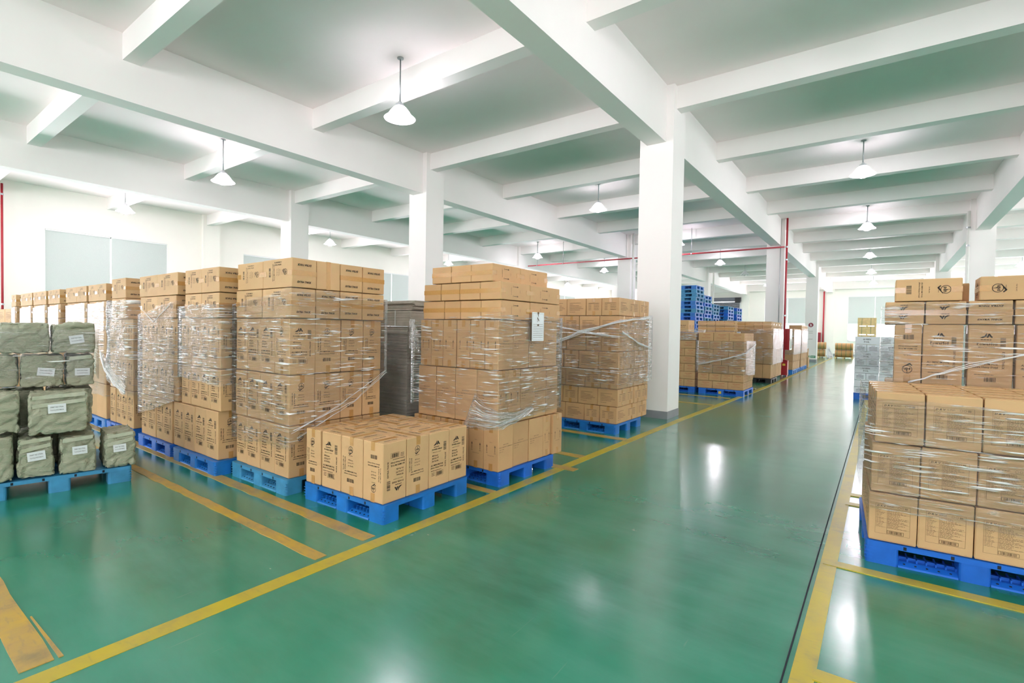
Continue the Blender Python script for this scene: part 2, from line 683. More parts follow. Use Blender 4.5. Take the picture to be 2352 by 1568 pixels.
# main beams (along Y) and secondary beams (along X), one object per bay
for x in BX:
    m = MB()
    m.box(x - WM / 2, x + WM / 2, YF, YB, HB, HC)
    struct('main_beam', m, 'plaster', 'deep white concrete main beam')
m = MB()
m.box(XL, XR, YB - .3, YB, HB + .25, HC)
struct('edge_beam', m, 'plaster', 'white concrete edge beam on the far wall')
edges = [XL] + BX + [XR]
KS = range(-6, 12)
for k in KS:
    y = Y0 + k * SY
    if y > YB - .5 or y < YF + .2:
        continue
    for i in range(len(edges) - 1):
        xa = edges[i] + (WM / 2 if i else 0)
        xb = edges[i + 1] - (WM / 2 if i < len(edges) - 2 else 0)
        m = MB()
        m.box(xa, xb, y, y + WS, HS, HC)
        struct('secondary_beam', m, 'plaster', 'slender white concrete cross beam')
# columns
COLY = [Y0 - .135 - 4 * SY, Y0 - .135, Y0 - .135 + 4 * SY, Y0 - .135 + 8 * SY]
for x in BX:
    for y in COLY:
        m = MB()
        m.box(x - CW / 2, x + CW / 2, y, y + CW, 0, HC - .001)
        c = struct('column', m, 'plaster', 'square white concrete column')
        m = MB()
        e = .006
        m.box(x - CW / 2 - e, x + CW / 2 + e, y - e, y + CW + e, 0, .145)
        sub('skirting', m, 'skirt', c)
for y in COLY:                                     # pilasters of the left wall
    m = MB()
    m.box(XL, XL + .18, y, y + CW, 0, HC)
    struct('pilaster', m, 'wall', 'flat white pilaster on the wall')
for x in BX:
    m = MB()
    m.box(x - .32, x + .32, YB - .2, YB, 0, HC)
    struct('pilaster', m, 'wall', 'flat white pilaster on the wall')
for nm, args in (('baseboard_left', (XL, XL + .012, YF, YB)), ('baseboard_back', (DOOR_B[1], XR, YB - .012, YB))):
    m = MB()
    m.box(args[0], args[1], args[2], args[3], 0, .14)
    struct(nm, m, 'skirt')

# floor markings
ntrim = 0


def strip(pts, m='line', name='floor_line', h=.0025):
    """a painted strip: quad from four floor points"""
    global ntrim
    ntrim += 1
    mb = MB()
    mb.prism(pts, .0, h + .00025 * ntrim)
    return struct(name, mb, m)


strip([(-3.125, -2.0), (-3.005, -2.0), (-2.945, 9.7), (-3.07, 9.7)])
strip([(-3.07, 9.7), (-2.945, 9.7), (-2.78, 17.5), (-2.91, 17.5)])
strip([(-2.91, 17.5), (-2.78, 17.5), (-2.8, 44.0), (-2.93, 44.0)])
strip([(-.311, -3.0), (-.212, -3.0), (-.214, 44.0), (-.309, 44.0)])
rows = [(-6.9, -3.15, 2.0, 2.09), (-6.9, -3.155, 2.405, 2.525), (-9.5, -3.18, .512, .635)]
rr = random.Random(3)
for x0, x1, y0, y1 in rows:
    n = 26
    lo = [(x0 + (x1 - x0) * i / n, y0 + rr.uniform(-.006, .006)) for i in range(n + 1)]
    hi = [(x0 + (x1 - x0) * i / n, y1 + rr.uniform(-.006, .006)) for i in range(n + 1)]
    strip(lo + hi[::-1], 'line2')
strip([(-3.75, .648), (-3.182, .652), (-3.182, .67), (-3.75, .655)], 'line2')
strip([(-6.9, 2.0), (-20, 2.0), (-20, 2.09), (-6.9, 2.09)][::-1], 'line2')
strip([(-6.9, 2.405), (-20, 2.405), (-20, 2.525), (-6.9, 2.525)][::-1], 'line2')
for x0, x1, y0, y1 in ((-4.6, -3.08, 5.72, 5.86), (-4.6, -2.85, 5.12, 5.25), (-4.6, -3.1, 3.90, 3.99), (-7, -3.1, 7.08, 7.22), (-7.5, -3.05, 11.88, 12.02), (-7.5, -3.05, 13.44, 13.56), (-7.5, -3.0, 16.4, 16.52)):
    strip([(x0, y0), (x1, y0), (x1, y1), (x0, y1)], 'line2')
for x0, x1, y0, y1 in ((-.295, 3.5, 4.19, 4.29), (-.22, 3.5, 2.74, 2.84), (-.24, 3.5, 5.8, 5.9), (-.214, 3.5, 6.15, 6.25)):
    strip([(x0, y0), (x1, y0 + .03), (x1, y1 + .03), (x0, y1)], 'line')
strip([(-.343, -3), (-.336, -3), (-.322, 44), (-.329, 44)], 'slot', 'floor_joint', .0012)

# ------------------------------------------------------------------ print on the boxes
_txt = {}


def text_mesh(s, bold=0.0, shear=0.0):
    key = (s, bold, shear)
    if key not in _txt:
        cu = bpy.data.curves.new('t', 'FONT')
        cu.body = s
        cu.size = 1.0
        cu.resolution_u = 1
        cu.offset = bold
        cu.shear = shear
        o = bpy.data.objects.new('t', cu)
        me = o.to_mesh()
        vs = [(v.co.x, v.co.y) for v in me.vertices]
        fs = [tuple(p.vertices) for p in me.polygons]
        o.to_mesh_clear()
        bpy.data.objects.remove(o)
        bpy.data.curves.remove(cu)
        x0 = min(v[0] for v in vs)
        x1 = max(v[0] for v in vs)
        _txt[key] = ([(x - x0, y) for x, y in vs], fs, x1 - x0)
    return _txt[key]


class PR:
    """flat print of one face: unit square design space (u to the right, v downwards), W x H metres"""

    def __init__(self, W, H):
        self.W, self.H = W, H
        self.v, self.f = [], []

    def raw(self, vs, fs):
        k = len(self.v)
        self.v += vs
        self.f += [tuple(i + k for i in f) for f in fs]

    def text(self, s, u, v, width, height, al='c', rot=0, bold=.012, shear=0.0):
        """cap height and width as shares of the face (width None keeps the natural width)"""
        vs, fs, w = text_mesh(s, bold, shear)
        hh = height * self.H / .7
        ww = hh if width is None else width * (self.W if rot % 180 == 0 else self.H) / w
        if rot % 180:
            hh = height * self.W / .7
            if width is None:
                ww = hh
        off = {'c': -w / 2, 'l': 0, 'r': -w}[al]
        c, sn = math.cos(R(rot)), math.sin(R(rot))
        X, Y = (u - .5) * self.W, (.5 - v) * self.H
        out = []
        for x, y in vs:
            x, y = (x + off) * ww, (y - .35) * hh
            out.append((X + x * c - y * sn, Y + x * sn + y * c))
        self.raw(out, fs)

    def rect(self, u0, u1, v0, v1):
        x0, x1 = (u0 - .5) * self.W, (u1 - .5) * self.W
        y0, y1 = (.5 - v1) * self.H, (.5 - v0) * self.H
        self.raw([(x0, y0), (x1, y0), (x1, y1), (x0, y1)], [(0, 1, 2, 3)])

    def poly(self, pts):
        self.raw([((u - .5) * self.W, (.5 - v) * self.H) for u, v in pts], [tuple(range(len(pts)))[::-1]])

    def barcode(self, u0, u1, v0, v1, vert=False, seed=1):
        r = random.Random(seed)
        p = 0.0
        a, c = (v0, v1) if vert else (u0, u1)
        L = c - a
        while p < L:
            w = L * r.choice((.018, .03, .05))
            if p + w > L:
                break
            if vert:
                self.rect(u0, u1, a + p, a + p + w)
            else:
                self.rect(a + p, a + p + w, v0, v1)
            p += w + L * r.choice((.02, .03, .045))

    def frame(self, u0, u1, v0, v1, t=.006):
        tv = t * self.W / self.H
        self.rect(u0, u1, v0, v0 + tv)
        self.rect(u0, u1, v1 - tv, v1)
        self.rect(u0, u0 + t, v0, v1)
        self.rect(u1 - t, u1, v0, v1)

    def bars(self, u0, u1, v, h, seed=1, k=None):
        """a line of print too small to read"""
        r = random.Random(seed)
        u = u0
        while u < u1:
            w = r.uniform(.02, .07)
            self.rect(u, min(u + w, u1), v - h / 2, v + h / 2)
            u += w + .012

    def ring(self, u, v, r, t, a0=0, a1=360):
        """circle, r and t in metres"""
        X, Y = (u - .5) * self.W, (.5 - v) * self.H
        n = 22
        vs, fs = [], []
        for i in range(n + 1):
            a = R(a0 + (a1 - a0) * i / n)
            vs += [(X + (r - t) * math.cos(a), Y + (r - t) * math.sin(a)), (X + r * math.cos(a), Y + r * math.sin(a))]
        for i in range(n):
            fs.append((2 * i, 2 * i + 1, 2 * i + 3, 2 * i + 2))
        self.raw(vs, fs)

    def arrow(self, u, v0, v1, w):
        self.rect(u - w * .28, u + w * .28, v0 + (v1 - v0) * .3, v1)
        self.poly([(u - w, v0 + (v1 - v0) * .34), (u + w, v0 + (v1 - v0) * .34), (u, v0)])


def logo_sdn(p, u, v, r):
    p.ring(u, v, r, r * .13)
    kx, ky = r / p.W, r / p.H
    p.text('sdn', u, v + .02 * ky, 1.35 * kx, .75 * ky, bold=.03)
    p.rect(u - .05 * kx, u + .05 * kx, v - 1.0 * ky, v - .2 * ky)
    p.poly([(u - 1.05 * kx, v + 1.0 * ky), (u - .85 * kx, v + .85 * ky), (u - .5 * kx, v + 1.2 * ky), (u + .9 * kx, v + .55 * ky), (u + 1.15 * kx, v + .45 * ky), (u - .45 * kx, v + 1.6 * ky)])


def logo_ja(p, u, v, w):
    """mountain swoosh with the letters ja"""
    kx, ky = w / p.W, w / p.H
    p.poly([(u - .5 * kx, v + .22 * ky), (u - .28 * kx, v + .1 * ky), (u - .1 * kx, v - .02 * ky), (u + .02 * kx, v - .3 * ky), (u + .05 * kx, v - .05 * ky), (u - .05 * kx, v + .14 * ky), (u - .25 * kx, v + .24 * ky)])
    p.poly([(u + .02 * kx, v + .2 * ky), (u + .16 * kx, v - .2 * ky), (u + .28 * kx, v - .2 * ky), (u + .5 * kx, v + .2 * ky), (u + .36 * kx, v + .2 * ky), (u + .24 * kx, v - .02 * ky), (u + .16 * kx, v + .2 * ky)])
    p.rect(u - .1 * kx, u + .5 * kx, v + .07 * ky, v + .12 * ky)
    p.bars(u - .42 * kx, u + .4 * kx, v + .42 * ky, .07 * ky, 5)


def pr_pw(p):
    logo_ja(p, .35, .2, .085)
    p.text('POWER WRAP', .38, .315, .50, .030)
    p.text('MADE IN CHINA', .37, .365, .40, .013, bold=.005)
    p.barcode(.70, .84, .2, .37, True, 3)
    for i, s in enumerate(('450mm', '20SQ.FT', '36 Rolls')):
        p.text(s, .13, .425 + .05 * i, (.30, .34, .32)[i], .028, 'l')
    p.text('ALUMINUM FOIL', .38, .60, .62, .028, shear=.2)
    p.text('(Extra Heavy Duty)', .38, .645, .62, .024, shear=.2, bold=.02)
    p.text('EXTRA THICK', .80, .55, .27, .055, rot=-90, bold=.02)
    p.bars(.09, .6, .70, .009, 2)
    for i in range(3):
        p.bars(.12, .27, .735 + .025 * i, .008, 4 + i)
    p.barcode(.36, .66, .735, .80, False, 8)
    p.frame(.33, .69, .725, .812, .006)


def pr_sdn(p):
    logo_sdn(p, .46, .22, .030)
    p.text('BASTINS', .46, .325, .18, .012, bold=.02)
    for i, s in enumerate(('450mm', '20SQ.FT', '36 Rolls')):
        p.text(s, .46, .40 + .05 * i, (.22, .27, .24)[i], .022, bold=.004)
    p.text('ALUMINUM FOIL', .46, .60, .58, .022, shear=.25, bold=.02)
    p.text('(Extra Heavy Duty)', .46, .642, .6, .018, shear=.25, bold=.02)
    p.barcode(.30, .62, .72, .785, False, 5)
    p.text('EXTRA THICK', .20, .47, .22, .045, rot=-90, bold=.02)
    p.text('ALUMINUM FOIL', .12, .47, .25, .045, rot=-90, bold=.012)


def pr_end(p):
    p.text('EXTRA THICK', .5, .78, .58, .065, bold=.035, shear=.25)
    p.text('EXTRA THICK', .5, .2, .58, .065, rot=180, bold=.035, shear=.25)


def pr_end_pf(p):
    for v, r in ((.7, 0), (.3, 180)):
        logo_ja(p, .52, v, .07)


def pr_pf(p):
    logo_ja(p, .40, .17, .08)
    p.text('Powerfoil', .42, .30, .46, .045, bold=.012)
    p.text('MADE IN CHINA', .42, .355, .38, .014, bold=.004)
    p.barcode(.72, .84, .2, .37, True, 3)
    p.text('ALUMINUM FOIL', .40, .62, .58, .03, shear=.2)
    p.text('(Extra Heavy Duty)', .40, .67, .58, .025, shear=.2, bold=.02)
    p.text('EXTRA THICK', .80, .56, .27, .055, rot=-90, bold=.01)
    p.text('24 Rolls', .30, .50, .22, .018, bold=0)
    p.bars(.15, .6, .79, .008, 2)
    p.barcode(.38, .66, .83, .9, False, 8)


def pr_pf_side(p):
    logo_sdn(p, .5, .24, .036)
    p.text('BASTINS', .5, .345, .26, .012, bold=.02)
    p.text('24 Rolls', .5, .48, .3, .018, bold=0)
    p.text('ALUMINUM FOIL', .5, .59, .7, .022, shear=.2)
    p.text('(Extra Heavy Duty)', .5, .63, .7, .019, shear=.2, bold=.02)
    p.barcode(.3, .7, .75, .83, False, 5)


def pr_mag_n(p):
    p.text('1 X 6', .5, .37, .17, .02, bold=.004)
    for u in (.24, .78):
        p.arrow(u, .42, .58, .05)
        p.bars(u - .05, u + .05, .605, .012, 3)
    p.text('Catering Packs', .5, .665, .44, .018, bold=.004)


def pr_mag_w(p):
    p.text('MAGIC-WRAP', .5, .42, .34, .018, bold=.006)
    p.text('ITEM: ALUMINUM FOIL, HEAVY DUTY', .5, .475, .92, .019, bold=.004)
    p.text('SIZE:  45CM', .07, .525, .28, .018, 'l', bold=.004)
    p.text('PACK: 1X6', .07, .575, .24, .018, 'l', bold=.004)


def pr_mag_big(p):
    p.text('MAGIC-WRAP', .5, .45, .8, .08, bold=.01)
    p.bars(.15, .85, .6, .02, 3)


def pr_lines_a(p):
    p.bars(.14, .72, .27, .022, 1)
    p.bars(.14, .34, .345, .02, 2)
    for i in range(4):
        p.bars(.14, .14 + (.5, .64, .72, .55)[i], .42 + .085 * i, .024, 3 + i)
    p.bars(.14, .44, .79, .02, 9)


def pr_lines_b(p):
    p.bars(.16, .82, .30, .03, 11)
    for i in range(4):
        p.bars(.16, .32, .40 + .09 * i, .024, 12 + i)
        p.bars(.5, .82, .40 + .09 * i, .024, 22 + i)


def pr_red(p):
    p.bars(.3, .8, .24, .05, 1)
    p.bars(.42, .66, .42, .03, 2)
    p.bars(.22, .78, .62, .035, 3)


def pr_red_sym(p):
    for i, u in enumerate((.1, .2, .3)):
        p.rect(u, u + .055, .74, .84)
    p.bars(.34, .4, .79, .06, 4)


def pr_blank(p):
    pass


def pr_queen(p):
    p.text('QUEEN', .48, .34, .32, .17, bold=.02)
    p.text('FOIL', .48, .68, .22, .17, bold=.02)


def pr_qlines(p):
    p.bars(.35, .65, .2, .05, 1)
    for i in range(3):
        p.bars(.2, .82, .38 + .19 * i, .07, 5 + i)


def pr_drv(p):
    a, c, t, d = .14, .86, .22, .84
    p.frame(a, c, t, d, .004)
    p.text('D R V', .265, .262, .19, .034, bold=.03, shear=.3)
    p.bars(.38, .52, .25, .006, 3)
    p.bars(.38, .52, .265, .006, 4)
    p.ring(.63, .262, .008, .0012)
    p.ring(.70, .262, .007, .0012)
    p.frame(.75, .80, .247, .28, .006)
    p.bars(.76, .79, .263, .008, 6)
    p.rect(.385, .389, .3, .84)
    p.rect(a, c, .3, .303)
    r = random.Random(4)
    for i in range(17):
        v = .325 + i * .0235
        p.bars(a + .02, a + r.uniform(.1, .2), v, .006, i)
        p.bars(.40, r.uniform(.6, .84), v, .007, 40 + i)
    for v in (.40, .52, .60, .70):
        p.rect(a, c, v, v + .002)
    p.frame(.395, .74, .755, .825, .007)
    p.barcode(.43, .71, .765, .815, False, 9)


# type: (name, body material, ink, Y-face print, X-face print, Z-face print, tape, adjective)
TYPES = {
    'foil': ('foil_carton', 'kraft', 'ink', pr_pw, pr_sdn, pr_end, True),
    'foil0': ('foil_carton', 'kraft', 'ink', pr_pw, pr_sdn, None, True),
    'pf': ('foil_carton', 'kraft', 'ink', pr_pf, pr_pf_side, pr_end_pf, True),
    'pfe': ('foil_carton', 'kraft', 'ink', pr_pf, pr_pf_side, pr_end, True),
    'mag': ('wrap_carton', 'kraft2', 'ink2', pr_mag_w, pr_mag_n, None, True),
    'big': ('wrap_carton', 'kraft', 'ink', pr_mag_big, pr_mag_n, None, False),
    'cube': ('carton', 'kraft2', 'ink2', pr_lines_a, pr_lines_b, None, True),
    'red': ('carton', 'kraft3', 'redink', pr_red, pr_red, None, False),
    'plain': ('carton', 'kraft3', 'ink2', None, None, None, True),
    'queen': ('white_carton', 'whitebox', 'ink', pr_queen, pr_qlines, None, False),
    'drv': ('table_carton', 'kraft', 'ink2', pr_drv, pr_lines_b, None, True),
}
_body, _tape, _print = {}, {}, {}


def body_mesh(w, d, h, m, var):
    key = (round(w, 3), round(d, 3), round(h, 3), m, var)
    if key in _body:
        return _body[key]
    r = random.Random(hash((int(w * 1000), int(d * 1000), int(h * 1000), var)))
    bm = bmesh.new()
    bmesh.ops.create_cube(bm, size=1.0)
    hz = h - .007
    for v in bm.verts:
        v.co = Vector((v.co.x * w, v.co.y * d, v.co.z * hz))
    bmesh.ops.bevel(bm, geom=list(bm.edges), offset=.005, segments=1, affect='EDGES')
    for v in bm.verts:
        v.co.x += r.uniform(-.0015, .0015)
        v.co.y += r.uniform(-.0015, .0015)
    # two closing flaps on each end, a dark slit between them
    for sz in (-1, 1):
        for sy in (-1, 1):
            lift = r.uniform(0.0, .003)
            z0, z1 = sz * (hz / 2 - .001), sz * (hz / 2 + .0022)
            ya, yb = sy * .0022, sy * (d / 2 - .004)
            vs = [bm.verts.new(p) for p in ((-w / 2 + .004, ya, z0), (w / 2 - .004, ya, z0), (w / 2 - .004, yb, z0), (-w / 2 + .004, yb, z0),
                                            (-w / 2 + .004, ya, z1 + sz * lift * .4), (w / 2 - .004, ya, z1 + sz * lift * .4), (w / 2 - .004, yb, z1), (-w / 2 + .004, yb, z1))]
            for f in ((0, 3, 2, 1), (4, 5, 6, 7), (0, 1, 5, 4), (1, 2, 6, 5), (2, 3, 7, 6), (3, 0, 4, 7)):
                bm.faces.new([vs[i] for i in f])
    bmesh.ops.recalc_face_normals(bm, faces=list(bm.faces))
    me = bpy.data.meshes.new('carton')
    bm.to_mesh(me)
    bm.free()
    me.materials.append(M[m])
    _body[key] = me
    return me


def tape_mesh(w, d, h):
    """one strip bent over an end of the carton"""
    key = (round(w, 3), round(d, 3), round(h, 3))
    if key not in _tape:
        m = MB()
        t, l = .024, min(.075, h * .25)
        a, c, z, g = w / 2 + .0006, w / 2 + .0017, h / 2 - .0008, .0014
        pr = [(-c, h / 2 - l), (-c, z + g), (c, z + g), (c, h / 2 - l), (a, h / 2 - l), (a, z), (-a, z), (-a, h / 2 - l)]
        vs = [(x, -t, q) for x, q in pr] + [(x, t, q) for x, q in pr]
        fs = [(i, i + 8, (i + 1) % 8 + 8, (i + 1) % 8) for i in range(8)]
        for o in (0, 8):
            for q in ((0, 1, 6, 7), (1, 2, 5, 6), (2, 3, 4, 5)):
                fs.append(tuple(x + o for x in (q if o == 0 else q[::-1])))
        m.add(vs, fs)
        _tape[key] = m.mesh('tape', 'tape')
    return _tape[key]


def print_mesh(typ, w, d, h):
    key = (typ, round(w, 2), round(d, 2), round(h, 2))
    if key in _print:
        return _print[key]
    _n, _m, ink, fy, fx, fz, _t = TYPES[typ]
    vs, fs = [], []
    for fn, W_, H_, nrm, up, dist in ((fy, w, h, (0, -1, 0), (0, 0, 1), d / 2), (fy, w, h, (0, 1, 0), (0, 0, 1), d / 2),
                                      (fx, d, h, (1, 0, 0), (0, 0, 1), w / 2), (fx, d, h, (-1, 0, 0), (0, 0, 1), w / 2),
                                      (fz, w, d, (0, 0, 1), (0, 1, 0), h / 2), (fz, w, d, (0, 0, -1), (0, 1, 0), h / 2)):
        if fn is None:
            continue
        p = PR(W_, H_)
        fn(p)
        if not p.f:
            continue
        n, u = Vector(nrm), Vector(up)
        r = u.cross(n)
        k = len(vs)
        o = n * (dist + .0014)
        vs += [tuple(o + r * x + u * y) for x, y in p.v]
        fs += [tuple(i + k for i in f) for f in p.f]
    me = None
    if fs:
        me = bpy.data.meshes.new('print')
        me.from_pydata(vs, [], fs)
        me.materials.append(M[ink])
        me.update()
    _print[key] = me
    return me


ROT = {
    'z0': Matrix.Identity(3),
    'z1': Matrix(((0, -1, 0), (1, 0, 0), (0, 0, 1))),                   # local X -> world Y
    'x': Matrix(((0, 0, 1), (-1, 0, 0), (0, -1, 0))),                   # local Z -> X, X -> -Y, Y -> -Z
    'x2': Matrix(((0, 0, 1), (0, 1, 0), (-1, 0, 0))),                   # local Z -> X, Y -> Y, X -> -Z
    'y': Matrix(((1, 0, 0), (0, 0, 1), (0, -1, 0))),                    # local Z -> Y, X -> X, Y -> -Z
    'y2': Matrix(((0, 1, 0), (0, 0, 1), (1, 0, 0))),                    # local Z -> Y, Y -> X, X -> Z
}
FLIP = Matrix(((1, 0, 0), (0, -1, 0), (0, 0, -1)))
FLIP4 = FLIP.to_4x4()
TURN = Matrix(((-1, 0, 0), (0, -1, 0), (0, 0, 1)))


def carton(typ, x0, x1, y0, y1, z0, z1, rot='z0', frame=None, label='', group=None, parts=True, flip=False, tape=True, prints=True, jit=0.0, seal=None):
    """one carton filling the given extents (in the stack's own frame)"""
    name, m, ink, fy, fx, fz, tp = TYPES[typ]
    x0, x1 = sorted((x0, x1))
    y0, y1 = sorted((y0, y1))
    g = .0056 + jit * .004
    ext = Vector((x1 - x0 - g, y1 - y0 - g, z1 - z0 - .002))
    A = ROT[rot]
    loc = A.transposed()
    e = [abs(sum(loc[i][j] * ext[j] for j in range(3))) for i in range(3)]
    e = [round(q * 200) / 200 - .0006 for q in e]
    B = A @ FLIP if flip else A
    if rng.random() < .5 and rot[0] == 'z':
        B = B @ TURN
    mx = B.to_4x4()
    c = Vector(((x0 + x1) / 2, (y0 + y1) / 2, (z0 + z1) / 2))
    mx = Matrix.Translation(c) @ Matrix.Rotation(R(rng.uniform(-jit, jit)), 4, 'Z') @ mx
    if frame is not None:
        mx = frame @ mx
    o = link(name, body_mesh(e[0], e[1], e[2], m, rng.randrange(3)))
    o.matrix_world = mx
    tag(o, label, 'carton', group)
    if parts:
        if tp and tape:
            link('tape', tape_mesh(*e), o)
            link('tape', tape_mesh(*e), o, FLIP4)
        if prints:
            pm = print_mesh(typ, *e)
            if pm:
                link('print', pm, o)['kind'] = 'stuff'
    return o


def stack(desc, group, frame, layers, adj='tan carton', sx=-1):
    """layers: dicts typ,z0,z1,xs(front edges from the corner),ys(side edges from the corner),dx,dy,rot, options. sx=-1: front row runs to -X."""
    for li, L in enumerate(layers):
        xs, ys = L['xs'], L['ys']
        typ, rot = L.get('typ', 'foil'), L.get('rot', 'z0')
        kw = dict(frame=frame, group=group, parts=L.get('parts', True), jit=L.get('jit', .15), prints=L.get('prints', True), tape=L.get('tape', True))
        lay = '%s layer up' % ORD[li + L.get('base', 0)]
        a = L.get('adj', adj)
        for i in range(len(xs) - 1):
            t = L.get('ft', {}).get(i, typ)
            ro = L.get('fr', {}).get(i, rot)
            if i == 0:
                yy = ys[1] if len(ys) > 1 else ys[0] + L['dy']
                pos = 'at the corner'
            else:
                yy = ys[0] + L['dy']
                pos = '%s along the front' % ORD[i]
            sh = L.get('sh', {}).get(i, rng.uniform(0, .01) if i and typ != 'drv' else 0.0)
            carton(t, xs[i], xs[i + 1], ys[0] + sh, yy + sh, L['z0'], L['z1'], ro, label='%s, %s, %s, %s' % (a, lay, pos, desc), flip=i in L.get('flipf', ()), **kw)
        for j in range(1, len(ys) - 1):
            t = L.get('st', {}).get(j, typ)
            ro = L.get('sr', {}).get(j, rot)
            w = L['dx']
            xa, xb = xs[0], xs[0] + sx * w
            sh = L.get('ssh', {}).get(j, sx * rng.uniform(0, .01) if typ != 'drv' else 0.0)
            carton(t, xa + sh, xb + sh, ys[j], ys[j + 1], L['z0'], L['z1'], ro, label='%s, %s, %s along the side, %s' % (a, lay, ORD[j], desc), flip=j in L.get('flips', ()), **kw)


# ------------------------------------------------------------------ pallets
def pallet(x, y, rz, label, m='blue', rails='xy', w=1.1, d=1.075, h=.155, group='blue pallets', z=0.0, detail=True, legs=True):
    """origin: near corner at (0,0); the pallet fills 0..w in x and 0..d in y of its own frame"""
    r = empty('pallet', (x, y, z), rz)
    tag(r, label, 'pallet', group)
    mb = MB()
    t = .035
    mb.bbox(0, w, 0, d, h - t, h, .03)
    sub('deck', mb, m, r)
    lw, ld, bw = .20, .19, .17
    foot = 0.0
    xs = [(0, lw), (w / 2 - bw / 2, w / 2 + bw / 2), (w - lw, w)]
    ys = [(0, ld), (d / 2 - bw / 2, d / 2 + bw / 2), (d - ld, d)]
    for i, (xa, xb) in enumerate(xs):
        for j, (ya, yb) in enumerate(ys):
            mb = MB()
            mb.bbox(xa + .004, xb - .004, ya + .004, yb - .004, foot, h - t - .0005, .022)
            sub('block', mb, m, r)
    if 'x' in rails:
        for j, (ya, yb) in enumerate(ys):
            for k in range(2):
                xa, xb = xs[k][1], xs[k + 1][0]
                mb = MB()
                e = .03 if j == 0 else 0
                vs = [(xa - .004, ya + .006, .001), (xb + .004, ya + .006, .001), (xb + .004, yb, .001), (xa - .004, yb, .001),
                      (xa - .004, ya + .014, .012), (xb + .004, ya + .014, .012), (xb + .004, ya + .06, .03), (xa - .004, ya + .06, .03), (xb + .004, yb, .03), (xa - .004, yb, .03)]
                mb.add(vs, [(0, 3, 2, 1), (0, 1, 5, 4), (4, 5, 6, 7), (7, 6, 8, 9), (2, 3, 9, 8), (0, 4, 7, 9, 3), (1, 2, 8, 6, 5)])
                rl = sub('rail', mb, m, r)
                if detail and j == 0:
                    mb = MB()
                    for q in range(5):
                        cx = xa + (xb - xa) * (q + .5) / 5
                        mb.box(cx - .006, cx + .006, ya + .03, ya + .042, .0195, .0235)
                    o = sub('rail_hole', mb, 'slot', rl)
                    o['kind'] = 'stuff'
                    mb = MB()
                    for q in range(7):
                        cx = xa + (xb - xa) * q / 6
                        mb.box(cx - .004, cx + .004, ya + .07, yb, .03, .05)
                    mb.box(xa, xb, ya + .10, ya + .108, .03, .05)
                    o = sub('rail_rib', mb, m, rl)
                    o['kind'] = 'stuff'
    if 'y' in rails:
        for i, (xa, xb) in enumerate(xs):
            for k in range(2):
                ya, yb = ys[k][1], ys[k + 1][0]
                mb = MB()
                mb.box(xa + .014, xb - .014, ya - .004, yb + .004, .001, .03)
                sub('rail', mb, m, r)
    if detail:
        for px in (lw + .03, w / 2 - bw / 2 - .03, w / 2 + bw / 2 + .03, w - lw - .03):
            mb = MB()
            mb.box(px - .009, px + .009, -.0012, .004, h - t + .006, h - .006)
            sub('slot', mb, 'slot', r)
        for cx, cy, fx, fy in ((0, 0, 1, 1), (w, 0, -1, 1)):
            mb = MB()
            for q in range(4):
                zz = .03 + q * .026
                mb.box(cx + fx * -.001 if fx > 0 else cx - .045, cx + .045 if fx > 0 else cx + .001, .002, .03, zz, zz + .004)
            o = sub('corner_rib', mb, m, r)
            o['kind'] = 'stuff'
    return r


